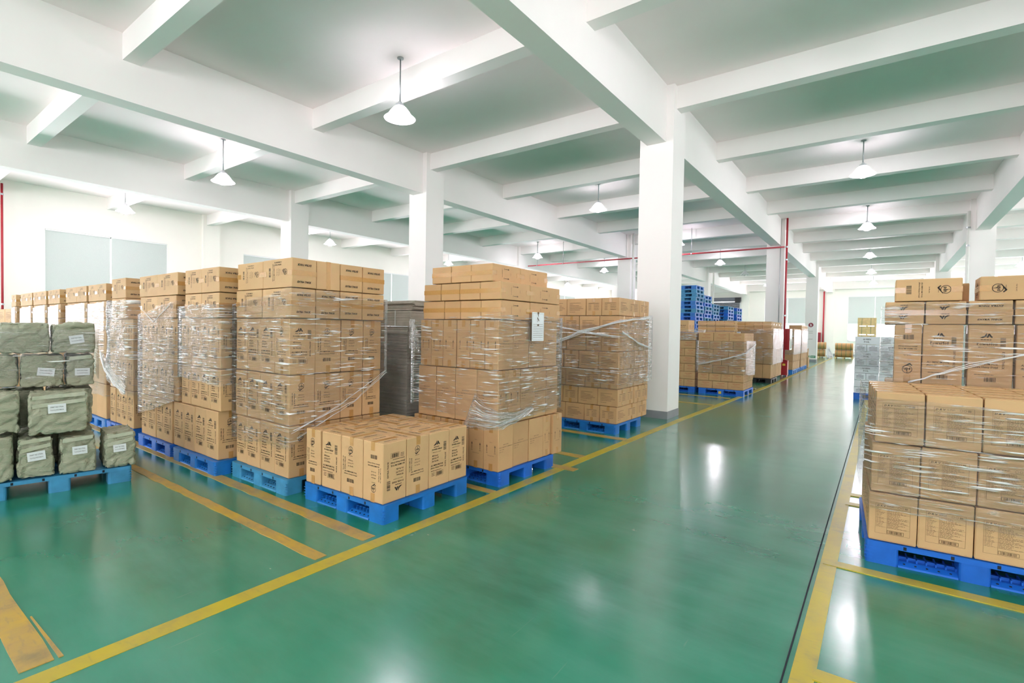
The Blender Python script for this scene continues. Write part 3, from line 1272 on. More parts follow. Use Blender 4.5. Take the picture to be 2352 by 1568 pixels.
# ------------------------------------------------------------------ stretch film
def film(name_label, group, poly, z0s, z1s, m='film', off=.010, seed=1, bulge=.012, bands=(), nseg=.05, closed=True, folds=()):
    """a ring of film around a convex outline (world xy, counter-clockwise); z0s/z1s give the lower and upper edge at each corner"""
    n = len(poly)
    cx = sum(p[0] for p in poly) / n
    cy = sum(p[1] for p in poly) / n
    P, T = [], []
    s = 0.0
    cnt = n if closed else n - 1
    for i in range(cnt):
        a, c = Vector(poly[i]), Vector(poly[(i + 1) % n])
        L = (c - a).length
        k = max(2, int(L / nseg))
        nn = Vector(((c - a).y, -(c - a).x)).normalized()
        for j in range(k + (1 if (not closed and i == cnt - 1) else 0)):
            t = j / k
            p = a.lerp(c, t) + nn * off
            if j == 0 and (closed or i):
                d = Vector((a.x - cx, a.y - cy)).normalized()
                p = a + d * off * 1.45
            P.append((p, s + t * L, z0s[i] * (1 - t) + z0s[(i + 1) % n] * t, z1s[i] * (1 - t) + z1s[(i + 1) % n] * t, nn, min(t, 1 - t) * L))
        s += L
    rows = 14
    vs, uv, fs = [], [], []
    for j in range(rows + 1):
        for q, (p, u, za, zb, nn, ed) in enumerate(P):
            jz = .022 * mnoise.noise((u * 3.1, seed * 7.7, 1.3)) + .012 * mnoise.noise((u * 9.1, seed * 3.7, 4.3))
            jt = .02 * mnoise.noise((u * 2.7, seed * 5.1, 8.3)) + .01 * mnoise.noise((u * 8.3, seed * 2.1, 2.9))
            t = j / rows
            z = (za + jz) * (1 - t) + (zb + jt) * t
            dd = bulge * .5 * (1 + mnoise.noise((u * 4.0, z * 6.0, seed * 1.9))) * min(1, ed / .08)
            vs.append((p.x + nn.x * dd, p.y + nn.y * dd, z))
            uv.append((u + seed * .731, z + seed * .37))
    k = len(P)
    for j in range(rows):
        for q in range(k if closed else k - 1):
            q2 = (q + 1) % k
            if closed and q2 == 0:
                continue
            fs.append((j * k + q, j * k + q2, (j + 1) * k + q2, (j + 1) * k + q))
    if closed:                                           # close with a doubled seam column
        for j in range(rows + 1):
            vs.append(vs[j * k])
            uv.append((s + seed * .731, uv[j * k][1]))
        for j in range(rows):
            fs.append((j * k + k - 1, (rows + 1) * k + j, (rows + 1) * k + j + 1, (j + 1) * k + k - 1))
    mb = MB()
    mb.v, mb.f, mb.uv = vs, fs, uv
    o = link('stretch_film', mb.mesh('stretch_film', m, True))
    tag(o, name_label, 'film', group)
    strands = []
    for pts, rad in bands:                               # film gathered into a rope: a few strands side by side
        q = max(2, min(6, int(rad / .0025)))
        r_ = random.Random(int(seed * 31 + rad * 1e4))
        for a in range(q):
            sp = rad * 1.1
            strands.append(([(x + r_.uniform(-.3, .3) * sp, y + r_.uniform(-.3, .3) * sp, z + r_.uniform(-1, 1) * sp * 1.6) for x, y, z in pts], min(.006, max(.0022, rad * .33))))
    for pts, rad in strands:
        mb = MB()
        V = [Vector(p) for p in pts]
        path, rs = [], []
        tot = 30
        for i in range(tot + 1):
            t = i / tot * (len(V) - 1)
            a = min(int(t), len(V) - 2)
            p = V[a].lerp(V[a + 1], t - a)
            wob = Vector((mnoise.noise((i * .4, seed, 1)), mnoise.noise((i * .4, seed, 5)), mnoise.noise((i * .4, seed, 9)))) * .006
            path.append(p + wob)
            rs.append(rad * (.7 + .5 * abs(mnoise.noise((i * .9, seed, 3)))))
        mb.tube(path, rs, 6)
        mb.uv = [(v[0] + v[1], v[2]) for v in mb.v]
        sub('twisted_band', mb, 'rope', o, smooth=True)
    return o


def MB_box(*a):
    m = MB()
    m.box(*a)
    return m


def rect(x0, x1, y0, y1):
    """counter-clockwise outline starting at the far left corner: (x0,y1) (x0,y0) (x1,y0) (x1,y1)"""
    return [(x0, y1), (x0, y0), (x1, y0), (x1, y1)]


I4 = Matrix.Identity(4)

# ------------------------------------------------------------------ low pallet in front
S1R = R(1.5)
S1 = Matrix.Translation((-3.29, 2.705, 0)) @ Matrix.Rotation(S1R, 4, 'Z')
o = S1 @ Vector((-1.1, -.008, 0))
pallet(o.x, o.y, S1R, 'chipped blue plastic pallet under the low single layer of cartons', 'blue', 'x', 1.12, 1.09, .16)
ex = [0, -.262, -.562, -.845, -1.09]
ey = [.004, .268, .545, .82, 1.08]
kind = {(0, 0): ('z1', True), (1, 0): ('z1', False), (2, 0): ('z0', False), (3, 0): ('z1', False), (0, 1): ('z0', False), (0, 2): ('z1', False), (0, 3): ('z1', False)}
for i in range(4):
    for j in range(4):
        ro, fl = kind.get((i, j), ('z%d' % ((i + j) % 2), False))
        where = ('at its nearest corner' if i == j == 0 else '%s in its front row' % ORD[i] if j == 0 else '%s in its aisle row' % ORD[j] if i == 0
                 else 'inner row %s, %s from the aisle' % (ORD[j], ORD[i]))
        carton('foil', ex[i] - (.012 if i == 3 else 0), ex[i + 1], ey[j], ey[j + 1], .1625, .1625 + .512, ro, S1,
               'printed foil carton on the low front pallet, ' + where, 'cartons on the low pallet', True, fl, jit=.1)

# ------------------------------------------------------------------ row of foil stacks along the stripe
G = 'foil cartons in the row of stacks'
ZS = (.158, .668, 1.161, 1.714, 2.004, 2.288)


def foil_layers(xs1, xs2, ys, lx, ly, zs=ZS, dx=.30, dy=.28, **kw):
    st = [dict(z0=zs[0], z1=zs[1] - .004, xs=xs1, ys=ys, dx=dx, dy=dy), dict(z0=zs[1], z1=zs[2] - .004, xs=xs2, ys=ys, dx=dx, dy=dy),
          dict(z0=zs[2], z1=zs[3] - .004, xs=xs2, ys=ys, dx=dx, dy=dy),
          dict(z0=zs[3], z1=zs[4] - .004, xs=lx, ys=ly, dx=.52, dy=.28, rot='x'), dict(z0=zs[4], z1=zs[5], xs=lx, ys=ly, dx=.52, dy=.28, rot='x')]
    return st


ys3 = [2.62, 2.895, 3.195, 3.478, 3.72]
L = foil_layers([-4.575, -4.845, -5.13, -5.405, -5.645], [-4.575, -4.845, -5.13, -5.405, -5.645], ys3, [-4.525, -5.07, -5.615], [2.605, 2.868, 3.145, 3.42, 3.715])
L[2]['fr'] = {0: 'z1'}
L[4]['xs'] = [-4.515, -5.06, -5.60]
L[4]['sr'] = {1: 'x2'}
L[4]['st'] = {1: 'foil0'}
L[4]['ssh'] = {1: -.01}
L[3]['flips'] = (2,)
stack('stack behind low pallet', G, None, L, 'foil carton')
pallet(-5.665, 2.585, 0, 'dusty blue pallet half hidden behind the low pallet', 'blue3', 'x', 1.1, 1.09, .155)

zs2 = (.158, .694, 1.157, 1.712, 1.988, 2.262)
L = foil_layers([-5.785, -6.08, -6.379, -6.67, -6.974], [-5.725, -5.98, -6.24, -6.50, -6.755], [2.5, 2.78, 3.06], [-5.72, -6.16, -6.60], [2.48, 2.76, 3.04], zs2)
stack('second stack of the row', G, None, L, 'foil carton')
pallet(-6.86, 2.45, 0, 'bright blue pallet under the second stack of the row', 'blue', 'x', 1.12, 1.09, .155)
L = foil_layers([-7.014, -7.28, -7.54, -7.80, -8.05], [-6.845, -7.14, -7.44, -7.73, -8.03], [2.5, 2.78, 3.06], [-6.845, -7.43, -8.03], [2.48, 2.76, 3.04], zs2)
L[1]['fr'] = {0: 'z1'}
L[4]['xs'] = [-6.80, -7.44, -8.06]
stack('third stack of the row', G, None, L, 'foil carton')
pallet(-8.08, 2.47, 0, 'deep blue pallet under the third stack of the row', 'blue2', 'x', 1.1, 1.09, .155)
zs0 = (.158, .68, 1.161, 1.7, 2.0, 2.29)
L = foil_layers([-8.40, -8.65, -8.90, -9.15, -9.40], [-8.42, -8.66, -8.91, -9.16, -9.40], [2.52, 2.8, 3.08, 3.36], [-8.75, -9.35], [2.53, 2.81, 3.09, 3.37], zs0)
stack('fourth stack of the row', G, None, L, 'foil carton')
pallet(-9.5, 2.5, 0, 'blue pallet under the fourth stack beside the sacks', 'blue2', 'x', 1.1, 1.0, .155)
far = [(-9.57, [-9.57, -10.07, -10.49]), (-10.56, [-10.56, -11.12, -11.77]), (-12.0, [-12.17, -12.6, -13.0]), (-13.1, [-13.15, -13.68, -14.2]), (-14.3, [-14.3, -14.8, -15.4]), (-15.6, [-15.8, -16.28])]
for q, (xr, lx) in enumerate(far):
    xa, xb = lx[0], lx[-1]
    L = []
    for li in range(3):
        L.append(dict(z0=zs2[li], z1=zs2[li + 1] - .004, xs=[xa, (xa + xb) / 2, xb], ys=[2.52, 2.82], dx=.3, dy=.3, parts=li == 2))
    L.append(dict(z0=1.714, z1=1.976, xs=lx, ys=[2.53, 2.81, 3.09] if len(lx) > 1 else [2.53, 2.81], dx=.5, dy=.28, rot='x'))
    L.append(dict(z0=1.98, z1=2.245, xs=lx, ys=[2.52, 2.80], dx=.5, dy=.28, rot='x'))
    L[3]['ys'] = [2.53, 2.81]
    stack('%s stack of the row' % ORD[q + 4], G, None, L, 'foil carton')
    pallet(xb - .02, 2.5, 0, 'blue pallet under the %s stack of the row' % ORD[q + 4], 'blue', 'x', xa - xb + .04, .9, .155, detail=False)
# a lower stack close to the side wall
for i in range(2):
    for k in range(5):
        z0 = .158 + k * .362
        carton('cube', -17.62 - i * .95, -18.54 - i * .95, 2.75, 3.3, z0, z0 + .358, 'z0', None,
               'brown carton of the lowest-topped stack near the side wall, %s up, column %s' % (ORD[k], ('one', 'two')[i]), 'cartons near the side wall', k > 3)
pallet(-19.6, 2.7, 0, 'blue pallet under the stack near the side wall', 'blue', 'x', 2.05, .7, .155, detail=False)

# ------------------------------------------------------------------ tall stack with the paper sheet
G4 = 'wrap cartons of the stack with the paper sheet'
L = [
    dict(typ='mag', z0=.158, z1=.634, xs=[-3.15, -3.356, -3.57, -3.79, -3.99, -4.216, -4.42], ys=[4.08, 4.348, 4.646, 4.935, 5.10, 5.31], dx=.21, dy=.28, rot='z1', sr={3: 'z0', 4: 'z0'}, ssh={4: .03}),
    dict(typ='mag', z0=.64, z1=1.208, xs=[-3.16, -3.457, -3.77, -4.065, -4.35], ys=[4.08, 4.255, 4.479, 4.744, 5.002, 5.255], dx=.3, dy=.22, rot='z0', sr={2: 'z1', 3: 'z1', 4: 'z1'}),
    dict(typ='mag', z0=1.214, z1=1.734, xs=[-3.17, -3.355, -3.56, -3.76, -3.965, -4.15, -4.325], ys=[4.08, 4.342, 4.648, 4.94, 5.24], dx=.2, dy=.28, rot='z1'),
    dict(typ='mag', z0=1.74, z1=1.942, xs=[-3.15, -3.425, -3.72, -3.963, -4.30], ys=[4.09, 4.62, 5.26], dx=.29, dy=.52, rot='y'),
    dict(typ='mag', z0=1.948, z1=2.134, xs=[-3.145, -3.43, -3.725, -4.0, -4.27], ys=[4.08, 4.61, 5.25], dx=.29, dy=.52, rot='y'),
    dict(typ='mag', z0=2.14, z1=2.325, xs=[-3.262, -3.56, -3.85, -4.15], ys=[4.08, 4.59, 5.16], dx=.29, dy=.5, rot='y', jit=.4),
]
stack('stack with paper sheet', G4, None, L, 'tan carton')
pallet(-4.24, 4.10, 0, 'bright blue pallet under the stack with the paper sheet', 'blue2', 'x', 1.1, 1.07, .155)

# ------------------------------------------------------------------ seven-layer stack beside the near column
G6 = 'cartons of the seven-layer stack'
Z6 = [.158, .432, .717, 1.022, 1.316, 1.612, 1.892, 2.185]
A = dict(xs=[-3.36, -3.66, -3.945, -4.31, -4.6], ys=[7.42, 7.81, 8.27, 8.69])
B = dict(xs=[-3.35, -3.70, -4.07, -4.36, -4.62], ys=[7.42, 7.78, 8.08, 8.42, 8.70])
L = []
for k in range(7):
    D = A if k % 2 == 0 else B
    L.append(dict(typ='cube', z0=Z6[k], z1=Z6[k + 1] - .004, xs=[x + rng.uniform(-.006, .006) for x in D['xs']], ys=D['ys'], dx=.33, dy=.33, rot='z0',
                  fr={0: 'z1', 1: 'z1'} if k % 2 == 0 else {2: 'z1'}, jit=.3))
stack('seven-layer stack by the column', G6, None, L, 'brown carton')
pallet(-4.50, 7.37, 0, 'blue pallet under the seven-layer stack by the column', 'blue', 'x', 1.14, 1.07, .155)

# ------------------------------------------------------------------ past the column
G7 = 'red-printed cartons past the column'
Z7 = [.158, .362, .572, .79, 1.0, 1.214, 1.432, 1.66]
L, LL = [], []
for k in range(7):
    xs = [-2.865, -3.245, -3.64, -4.03] if k % 2 == 0 else [-2.865, -3.14, -3.425, -3.735, -4.03]
    L.append(dict(typ='red', z0=Z7[k], z1=Z7[k + 1] - .003, xs=xs, ys=[14.09, 14.38, 14.68, 14.98, 15.3], dx=.38, dy=.28, adj='small carton', tape=False))
    xs = [-4.11, -4.52, -4.93] if k % 2 else [-4.11, -4.41, -4.72, -5.03]
    LL.append(dict(typ='red', z0=Z7[k], z1=Z7[k + 1] - .003, xs=xs, ys=[14.12, 14.45], dx=.4, dy=.33, adj='small carton', tape=False))
stack('red-printed stack past the column', G7, None, L)
stack('twin stack left of it', G7, None, LL)
p = pallet(-4.0, 14.06, 0, 'blue pallet with a yellow sticker under the red-printed stack', 'blue2', 'x', 1.15, 1.25, .155)
m = MB()
m.box(.53, .60, -.003, .004, .03, .1)
sub('sticker', m, 'orange', p)
pallet(-5.2, 14.1, 0, 'blue pallet under the twin of the red-printed stack', 'blue2', 'x', 1.1, 1.1, .155)
carton('big', -4.34, -4.98, 14.2, 14.75, 1.664, 2.0, 'z0', None, 'large lettered carton standing on the twin stack behind the column', 'cartons past the column')
G8 = 'plain cartons past the column'
L = [dict(typ='plain', z0=.158, z1=.67, xs=[-3.83, -4.41, -4.98], ys=[17.3, 17.7], dx=.5, dy=.4), dict(typ='plain', z0=.674, z1=1.2, xs=[-3.83, -4.41, -4.98], ys=[17.3, 17.7], dx=.5, dy=.4),
     dict(typ='plain', z0=1.204, z1=1.712, xs=[-3.83, -4.41, -4.98], ys=[17.3, 17.7], dx=.5, dy=.4),
     dict(typ='plain', z0=1.716, z1=1.884, xs=[-3.83, -4.13, -4.42, -4.69, -4.98], ys=[17.3, 17.8], dx=.28, dy=.5, rot='y'),
     dict(typ='plain', z0=1.888, z1=2.055, xs=[-3.83, -4.13, -4.42, -4.69, -4.98], ys=[17.28, 17.78], dx=.28, dy=.5, rot='y')]
stack('plain stack behind red-printed one', G8, None, L, 'plain carton')
pallet(-5.0, 17.25, 0, 'blue pallet under the plain stack behind the red-printed one', 'blue', 'x', 1.18, 1.1, .155, detail=False)
ys = [18.62, 19.15, 19.7, 20.25, 20.8]
L = [dict(typ='plain', z0=.158, z1=.632, xs=[-2.95, -3.2, -3.45, -3.7, -3.95], ys=ys, dx=.5, dy=.45),
     dict(typ='plain', z0=.636, z1=1.16, xs=[-2.95, -3.2, -3.45, -3.7, -3.95], ys=ys, dx=.5, dy=.45),
     dict(typ='plain', z0=1.164, z1=1.712, xs=[-2.95, -3.44, -3.93], ys=ys, dx=.5, dy=.45),
     dict(typ='plain', z0=1.716, z1=1.886, xs=[-2.96, -3.23, -3.5, -3.78, -4.05], ys=[18.6, 19.1, 19.65, 20.2, 20.7], dx=.28, dy=.5, rot='y'),
     dict(typ='plain', z0=1.89, z1=2.065, xs=[-2.96, -3.23, -3.5, -3.78, -4.05], ys=[18.6, 19.1, 19.65, 20.2, 20.7], dx=.28, dy=.5, rot='y')]
stack('tall plain stack before fire cabinet', G8, None, L, 'plain carton')
pallet(-4.0, 18.58, 0, 'black pallet under the tall plain stack', 'black', 'x', 1.08, 1.15, .155, group='black pallets', detail=False)
for q, (ya, yb) in enumerate(((24.0, 26.3), (26.6, 28.9))):
    L = []
    n = 4
    yy = [ya + (yb - ya) * i / n for i in range(n + 1)]
    zz = [.158, .5, .85, 1.2, 1.55, 1.9] if q == 0 else [.158, .5, .85, 1.2, 1.55, 1.9, 2.1]
    for k in range(len(zz) - 1):
        L.append(dict(typ='plain', z0=zz[k], z1=zz[k + 1] - .004, xs=[-2.98, -3.5], ys=yy, dx=.5, dy=.5, prints=False))
    stack('%s stack past the fire cabinet' % ORD[q], G8, None, L, 'plain carton')
    for h in range(2):
        pallet(-4.0, ya + h * 1.16, 0, 'blue pallet %s of the two under the %s stack past the fire cabinet' % (ORD[h], ORD[q]), 'blue', 'x', 1.03, 1.1, .155, detail=False)
carton('plain', -3.2, -2.99, 29.6, 30.1, 0.002, .5, 'z0', None, 'lone carton standing on the floor past the wrapped stacks', 'lone cartons', True)
carton('plain', -3.2, -3.02, 29.62, 30.08, .504, .95, 'z0', None, 'lone carton on top of the one past the wrapped stacks', 'lone cartons', True)

# ------------------------------------------------------------------ right of the aisle
GD = 'table-printed cartons on the pallet right of the aisle'
FD = Matrix.Translation((-.055, 4.46, 0)) @ Matrix.Rotation(R(3.5), 4, 'Z')
pallet(-.058, 4.45, R(3.5), 'bright blue pallet under the table-printed cartons right of the aisle', 'blue2', 'x', 1.2, 1.14, .16)
xs, ys = [.012, .292, .588, .884, 1.18], [.0, .215, .43, .645, .86, 1.075]
L = [dict(typ='drv', z0=.162, z1=.511, xs=xs, ys=ys, dx=.28, dy=.215, tape=False), dict(typ='drv', z0=.516, z1=.869, xs=[x + .006 for x in xs], ys=ys, dx=.28, dy=.215, tape=False)]
stack('pallet right of the aisle', GD, FD, L, 'table-printed carton', 1)
for i in range(4):
    for j in range(5):
        where = 'at the corner' if i + j == 0 else '%s in the front row' % ORD[i] if j == 0 else 'row %s back, %s from the aisle' % (ORD[j], ORD[i])
        carton('drv', xs[i] + .022, xs[i + 1] + .022, ys[j], ys[j + 1], .874, 1.236, 'z0', FD, 'top-layer table-printed carton right of the aisle, ' + where, GD, True, jit=.3)
GP = 'foil cartons of the stack behind the table-printed ones'
x4 = [.03, .30, .575, .85, 1.12]
y4 = [5.7, 5.9, 6.2, 6.5]
L = [dict(typ='pf', z0=.158, z1=.68, xs=x4, ys=y4, dx=.27, dy=.2, parts=False), dict(typ='pf', z0=.685, z1=1.21, xs=x4, ys=y4, dx=.27, dy=.2)]
stack('rear stack right of the aisle', GP, None, L, 'foil carton', 1)
for i, (a, c, ro, fl) in enumerate(((.093, .287, 'z1', True), (.29, .56, 'z0', False), (.587, .868, 'z0', False), (.88, 1.15, 'z0', False))):
    carton('pf', a, c, 5.7, 5.7 + (.275 if i == 0 else .2), 1.215, 1.742, ro, None, 'upright foil carton, third layer up, %s along rear stack right of the aisle' % ORD[i], GP, True, fl)
for i, (a, c) in enumerate(((.018, .297), (.303, .573), (.58, .857), (.864, 1.14))):
    carton('pf' if i < 2 else 'pfe', a, c, 5.69, 6.18, 1.746, 1.942, 'y', None, 'lying foil carton end-on, fourth layer up, %s along rear stack right of the aisle' % ORD[i], GP)
carton('pf', .084, .547, 5.69, 5.97, 1.946, 2.143, 'x', None, 'lying foil carton on top of the rear stack, nearer the aisle', GP)
carton('pf', .645, 1.11, 5.69, 5.97, 1.946, 2.143, 'x', None, 'lying foil carton on top of the rear stack, farther from the aisle', GP, True, True)
carton('plain', .56, .62, 6.0, 6.3, 1.946, 2.12, 'z0', None, 'narrow carton between the two top ones of the rear stack', GP)
pallet(.02, 5.68, 0, 'blue pallet under the rear stack right of the aisle', 'blue2', 'x', 1.12, 1.1, .155, detail=False)
GQ = 'white cartons of the far white stack'
ZQ = [.158, .318, .5, .678, .868, 1.05, 1.235, 1.418, 1.625]
for k in range(8):
    wide = k % 2 == 1
    xs = [-.555, -.03, .24, .5] if wide else [-.555, -.3, -.035, .5]
    L = [dict(typ='queen', z0=ZQ[k], z1=ZQ[k + 1] - .003, xs=xs, ys=[15.8, 16.1], dx=.3, dy=.3, base=k, fr={1: 'z1', 2: 'z1'} if wide else {0: 'z1', 1: 'z1'})]
    stack('white stack beyond the aisle pallet', GQ, None, L, 'white carton', 1)
pallet(-.56, 15.76, 0, 'deep blue pallet under the white carton stack', 'blue2', 'x', 1.1, 1.1, .155, detail=False)

# ------------------------------------------------------------------ stretch film on the stacks
GF = 'stretch film on the stacks'
film('clear stretch film around the stack behind the low pallet', GF, rect(-5.65, -4.51, 2.598, 3.728), [.45, .42, .47, 1.12], [1.9, 1.86, 2.0, 1.95], 'film', seed=1,
     bands=[([(-4.495, 2.60, .60), (-4.49, 3.1, .82), (-4.488, 3.72, 1.16)], .007), ([(-4.495, 2.62, .64), (-4.49, 3.3, .86), (-4.487, 3.72, 1.15)], .005), ([(-4.495, 2.66, .56), (-4.49, 3.3, .84), (-4.486, 3.73, 1.14)], .004)], bulge=.008)
film('clear stretch film around the second stack of the row', GF, rect(-6.762, -5.712, 2.474, 3.1), [1.0, 1.0, .98, 1.0], [1.86, 1.85, 1.86, 1.9], 'film_dense', seed=2, off=.006, bulge=.006)
film('clear stretch film around the third stack of the row', GF, rect(-8.07, -6.838, 2.474, 3.1), [.45, .42, .71, .71], [1.78, 1.75, 1.92, 1.9], 'film', seed=3, off=.006, bulge=.006,
     bands=[([(-8.0, 2.462, 1.86), (-7.5, 2.46, 1.66), (-7.0, 2.462, 1.86)], .008)])
F0 = film('loose shiny stretch film bulging from the fourth stack of the row', GF, rect(-9.41, -8.39, 2.50, 3.4), [.75, .78, .62, .8], [1.98, 1.97, 1.95, 1.95], 'film_dense', seed=4, bulge=.07,
     bands=[([(-9.3, 2.38, 1.2), (-9.0, 2.34, 1.0), (-8.7, 2.38, .78), (-8.43, 2.43, .66)], .022)])
for q, (xr, lx) in enumerate(far):
    film('stretch film around the %s stack of the row' % ORD[q + 4], GF, rect(lx[-1], lx[0], 2.515, 2.83), [.5] * 4, [1.97, 1.93, 1.96, 1.97], 'film_thin', seed=5 + q, bulge=.003, off=.006)
F4 = film('clear stretch film sagging around the stack with the paper sheet', GF, rect(-4.43, -3.135, 4.06, 5.27), [.74, .76, .66, .70], [1.74, 1.74, 1.80, 1.79], 'film', seed=12,
     bands=[([(-3.5, 4.02, .64), (-3.2, 4.0, .64), (-3.10, 4.05, .66), (-3.095, 4.5, .74)], .009)])
film('gathered stretch film crossing the seven-layer stack', GF, rect(-4.67, -3.318, 7.385, 8.74), [.72, .70, .72, .78], [1.80, 1.78, 1.74, 1.92], 'film', seed=14,
     bands=[([(-4.6, 7.362, 1.40), (-4.0, 7.358, 1.62), (-3.30, 7.365, 1.80), (-3.295, 8.7, 1.9)], .018), ([(-4.6, 7.362, 1.74), (-3.9, 7.358, 1.62), (-3.31, 7.365, 1.55)], .014),
            ([(-3.295, 7.42, 1.64), (-3.29, 8.1, 1.45), (-3.295, 8.7, 1.34)], .014), ([(-4.6, 7.362, 1.04), (-3.31, 7.362, .98)], .008)])
film('stretch film around the red-printed stack past the column', GF, rect(-4.07, -2.835, 14.055, 15.34), [.68, .6, .55, .5], [1.43, 1.43, 1.45, 1.45], 'film', seed=16,
     bands=[([(-4.0, 14.03, .8), (-3.3, 14.025, .98), (-2.82, 14.03, 1.12), (-2.81, 15.3, 1.35)], .014)])
film('stretch film around the tall plain stack', GF, rect(-4.09, -2.915, 18.56, 20.84), [.8, .8, .64, .64], [1.84, 1.84, 1.84, 1.84], 'film', seed=17)
film('stretch film around the lettered carton behind the column', GF, rect(-5.07, -4.085, 14.09, 14.9), [1.45, 1.45, 1.45, 1.45], [1.74, 1.72, 1.74, 1.74], 'film_dense', seed=18)
for q, (ya, yb) in enumerate(((24.0, 26.3), (26.6, 28.9))):
    film('bright stretch film around the %s stack past the fire cabinet' % ORD[q], GF, rect(-3.52, -2.97, ya - .02, yb + .02), [.8] * 4, [1.85, 1.85, 1.85, 1.85], 'film_dense', seed=20 + q)
P4 = [FD @ Vector(p) for p in ((-.012, 1.09, 0), (-.012, .04, 0), (.03, -.006, 0), (1.2, -.006, 0), (1.2, 1.09, 0))]
film('clear stretch film around the table-printed cartons right of the aisle', GF, [(p.x, p.y) for p in P4], [.42, .42, .40, .35, .35], [1.24, 1.245, 1.2, 1.12, 1.2], 'film_heavy', seed=23, bulge=.014)
film('clear stretch film around the upper rear stack right of the aisle', GF, rect(.005, 1.16, 5.685, 6.52), [1.2, 1.2, 1.2, 1.2], [1.93, 1.92, 1.94, 1.94], 'film', seed=24,
     bands=[([(.2, 5.668, 1.24), (.6, 5.664, 1.40), (1.15, 5.666, 1.58)], .012)])
film('stretch film around the white carton stack', GF, rect(-.56, .505, 15.78, 16.2), [.78, .80, .74, .76], [1.40, 1.36, 1.34, 1.4], 'film', seed=25)

def loose_sheet(parent, top, bot, label, seed, m='film_dense', amp=.03, rows=12, cols=22):
    """crumpled hanging film between two polylines"""
    def at(P, t):
        u = t * (len(P) - 1)
        a = min(int(u), len(P) - 2)
        return Vector(P[a]).lerp(Vector(P[a + 1]), u - a)
    mb = MB()
    mb.uv = []
    for j in range(rows + 1):
        for i in range(cols + 1):
            t, v = i / cols, j / rows
            p = at(top, t).lerp(at(bot, t), v)
            k = math.sin(PI * min(1, v * 1.2)) ** .5 if v > 0 else 0
            p += Vector((mnoise.noise((t * 9, v * 4, seed)), -abs(mnoise.noise((t * 8, v * 5, seed + 3))), .5 * mnoise.noise((t * 7, v * 6, seed + 7)))) * amp * (.3 + .7 * v)
            mb.v.append(tuple(p))
            mb.uv.append((t * .6 + seed, v * .5 + t * .2))
    n = cols + 1
    for j in range(rows):
        for i in range(cols):
            mb.f.append((j * n + i, j * n + i + 1, (j + 1) * n + i + 1, (j + 1) * n + i))
    return sub('loose_fold', mb, m, parent, smooth=True)


loose_sheet(F4, [(-3.50, 4.03, .78), (-3.42, 4.02, .98), (-3.3, 4.02, .86), (-3.12, 4.03, .80), (-3.10, 4.3, .76), (-3.10, 4.6, .80)],
            [(-3.62, 3.99, .50), (-3.5, 3.96, .60), (-3.3, 3.96, .60), (-3.08, 4.0, .62), (-3.06, 4.3, .66), (-3.09, 4.65, .77)], '', 3)
loose_sheet(F4, [(-3.60, 4.0, .56), (-3.53, 3.97, .58)], [(-3.53, 3.92, .07), (-3.47, 3.90, .09)], '', 6, amp=.05, cols=6, rows=16)
loose_sheet(F4, [(-4.46, 4.04, 1.74), (-4.36, 4.03, 1.74)], [(-4.44, 4.02, 1.40), (-4.24, 4.01, 1.36)], '', 8, amp=.04, cols=8)
loose_sheet(F0, [(-9.38, 2.42, 1.22), (-8.9, 2.37, 1.05), (-8.42, 2.44, .76)], [(-9.36, 2.40, 1.17), (-8.88, 2.33, .95), (-8.42, 2.41, .64)], '', 9, 'film', amp=.025)

# the sheet of paper stuck on the film
m = MB()
m.box(-3.112, -3.1095, 4.60, 4.84, 1.515, 1.835)
ps = link('paper_sheet', m.mesh('paper_sheet', 'paper'))
tag(ps, 'white printed paper sheet stuck on the film of the tall stack', 'paper')
p = PR(.24, .32)
p.text('174', .5, .22, .5, .14, rot=90, bold=.02)
for i in range(8):
    p.bars(.1, .9, .42 + .065 * i, .012, i)
p.frame(.06, .94, .04, .96, .006)
mb = MB()
mb.add([(-3.1085, 4.72 + x, 1.675 + y) for x, y in p.v], p.f)
sub('print', mb, 'ink2', ps)['kind'] = 'stuff'

# ------------------------------------------------------------------ grey flattened cartons
GG = 'bundles of flattened grey board'


def board_block(x0, x1, y0, y1, z0, z1, label, step=.012, jit=.006, seed=1, straps=(), m='greyboard'):
    r = random.Random(seed)
    n = max(2, int((z1 - z0) / step))
    vs, fs = [], []
    for k in range(n + 1):
        for e in range(2):
            z = z0 + (z1 - z0) * (k + e * .8) / (n + .8)
            if e == 0:
                a, c, d, f = (r.uniform(-jit, jit) for _ in range(4))
            vs += [(x0 + a, y0 + c, z), (x1 + d, y0 + c, z), (x1 + d, y1 + f, z), (x0 + a, y1 + f, z)]
    N = len(vs) // 4
    for k in range(N - 1):
        for q in range(4):
            q2 = (q + 1) % 4
            fs.append((4 * k + q, 4 * k + q2, 4 * k + 4 + q2, 4 * k + 4 + q))
    fs += [(3, 2, 1, 0), tuple(4 * N - 4 + i for i in range(4))]
    mb = MB()
    mb.add(vs, fs)
    o = link('board_bundle', mb.mesh('board_bundle', m))
    tag(o, label, 'cardboard', GG)
    for sx in straps:
        mb = MB()
        e = jit + .003
        mb.box(sx - .008, sx + .008, y0 - e - .002, y0 - e, z0 + .002, z1 + .004)
        mb.box(sx - .008, sx + .008, y0 - e, y1 + e, z1 + .003, z1 + .005)
        sub('strap', mb, 'strap', o)
    return o


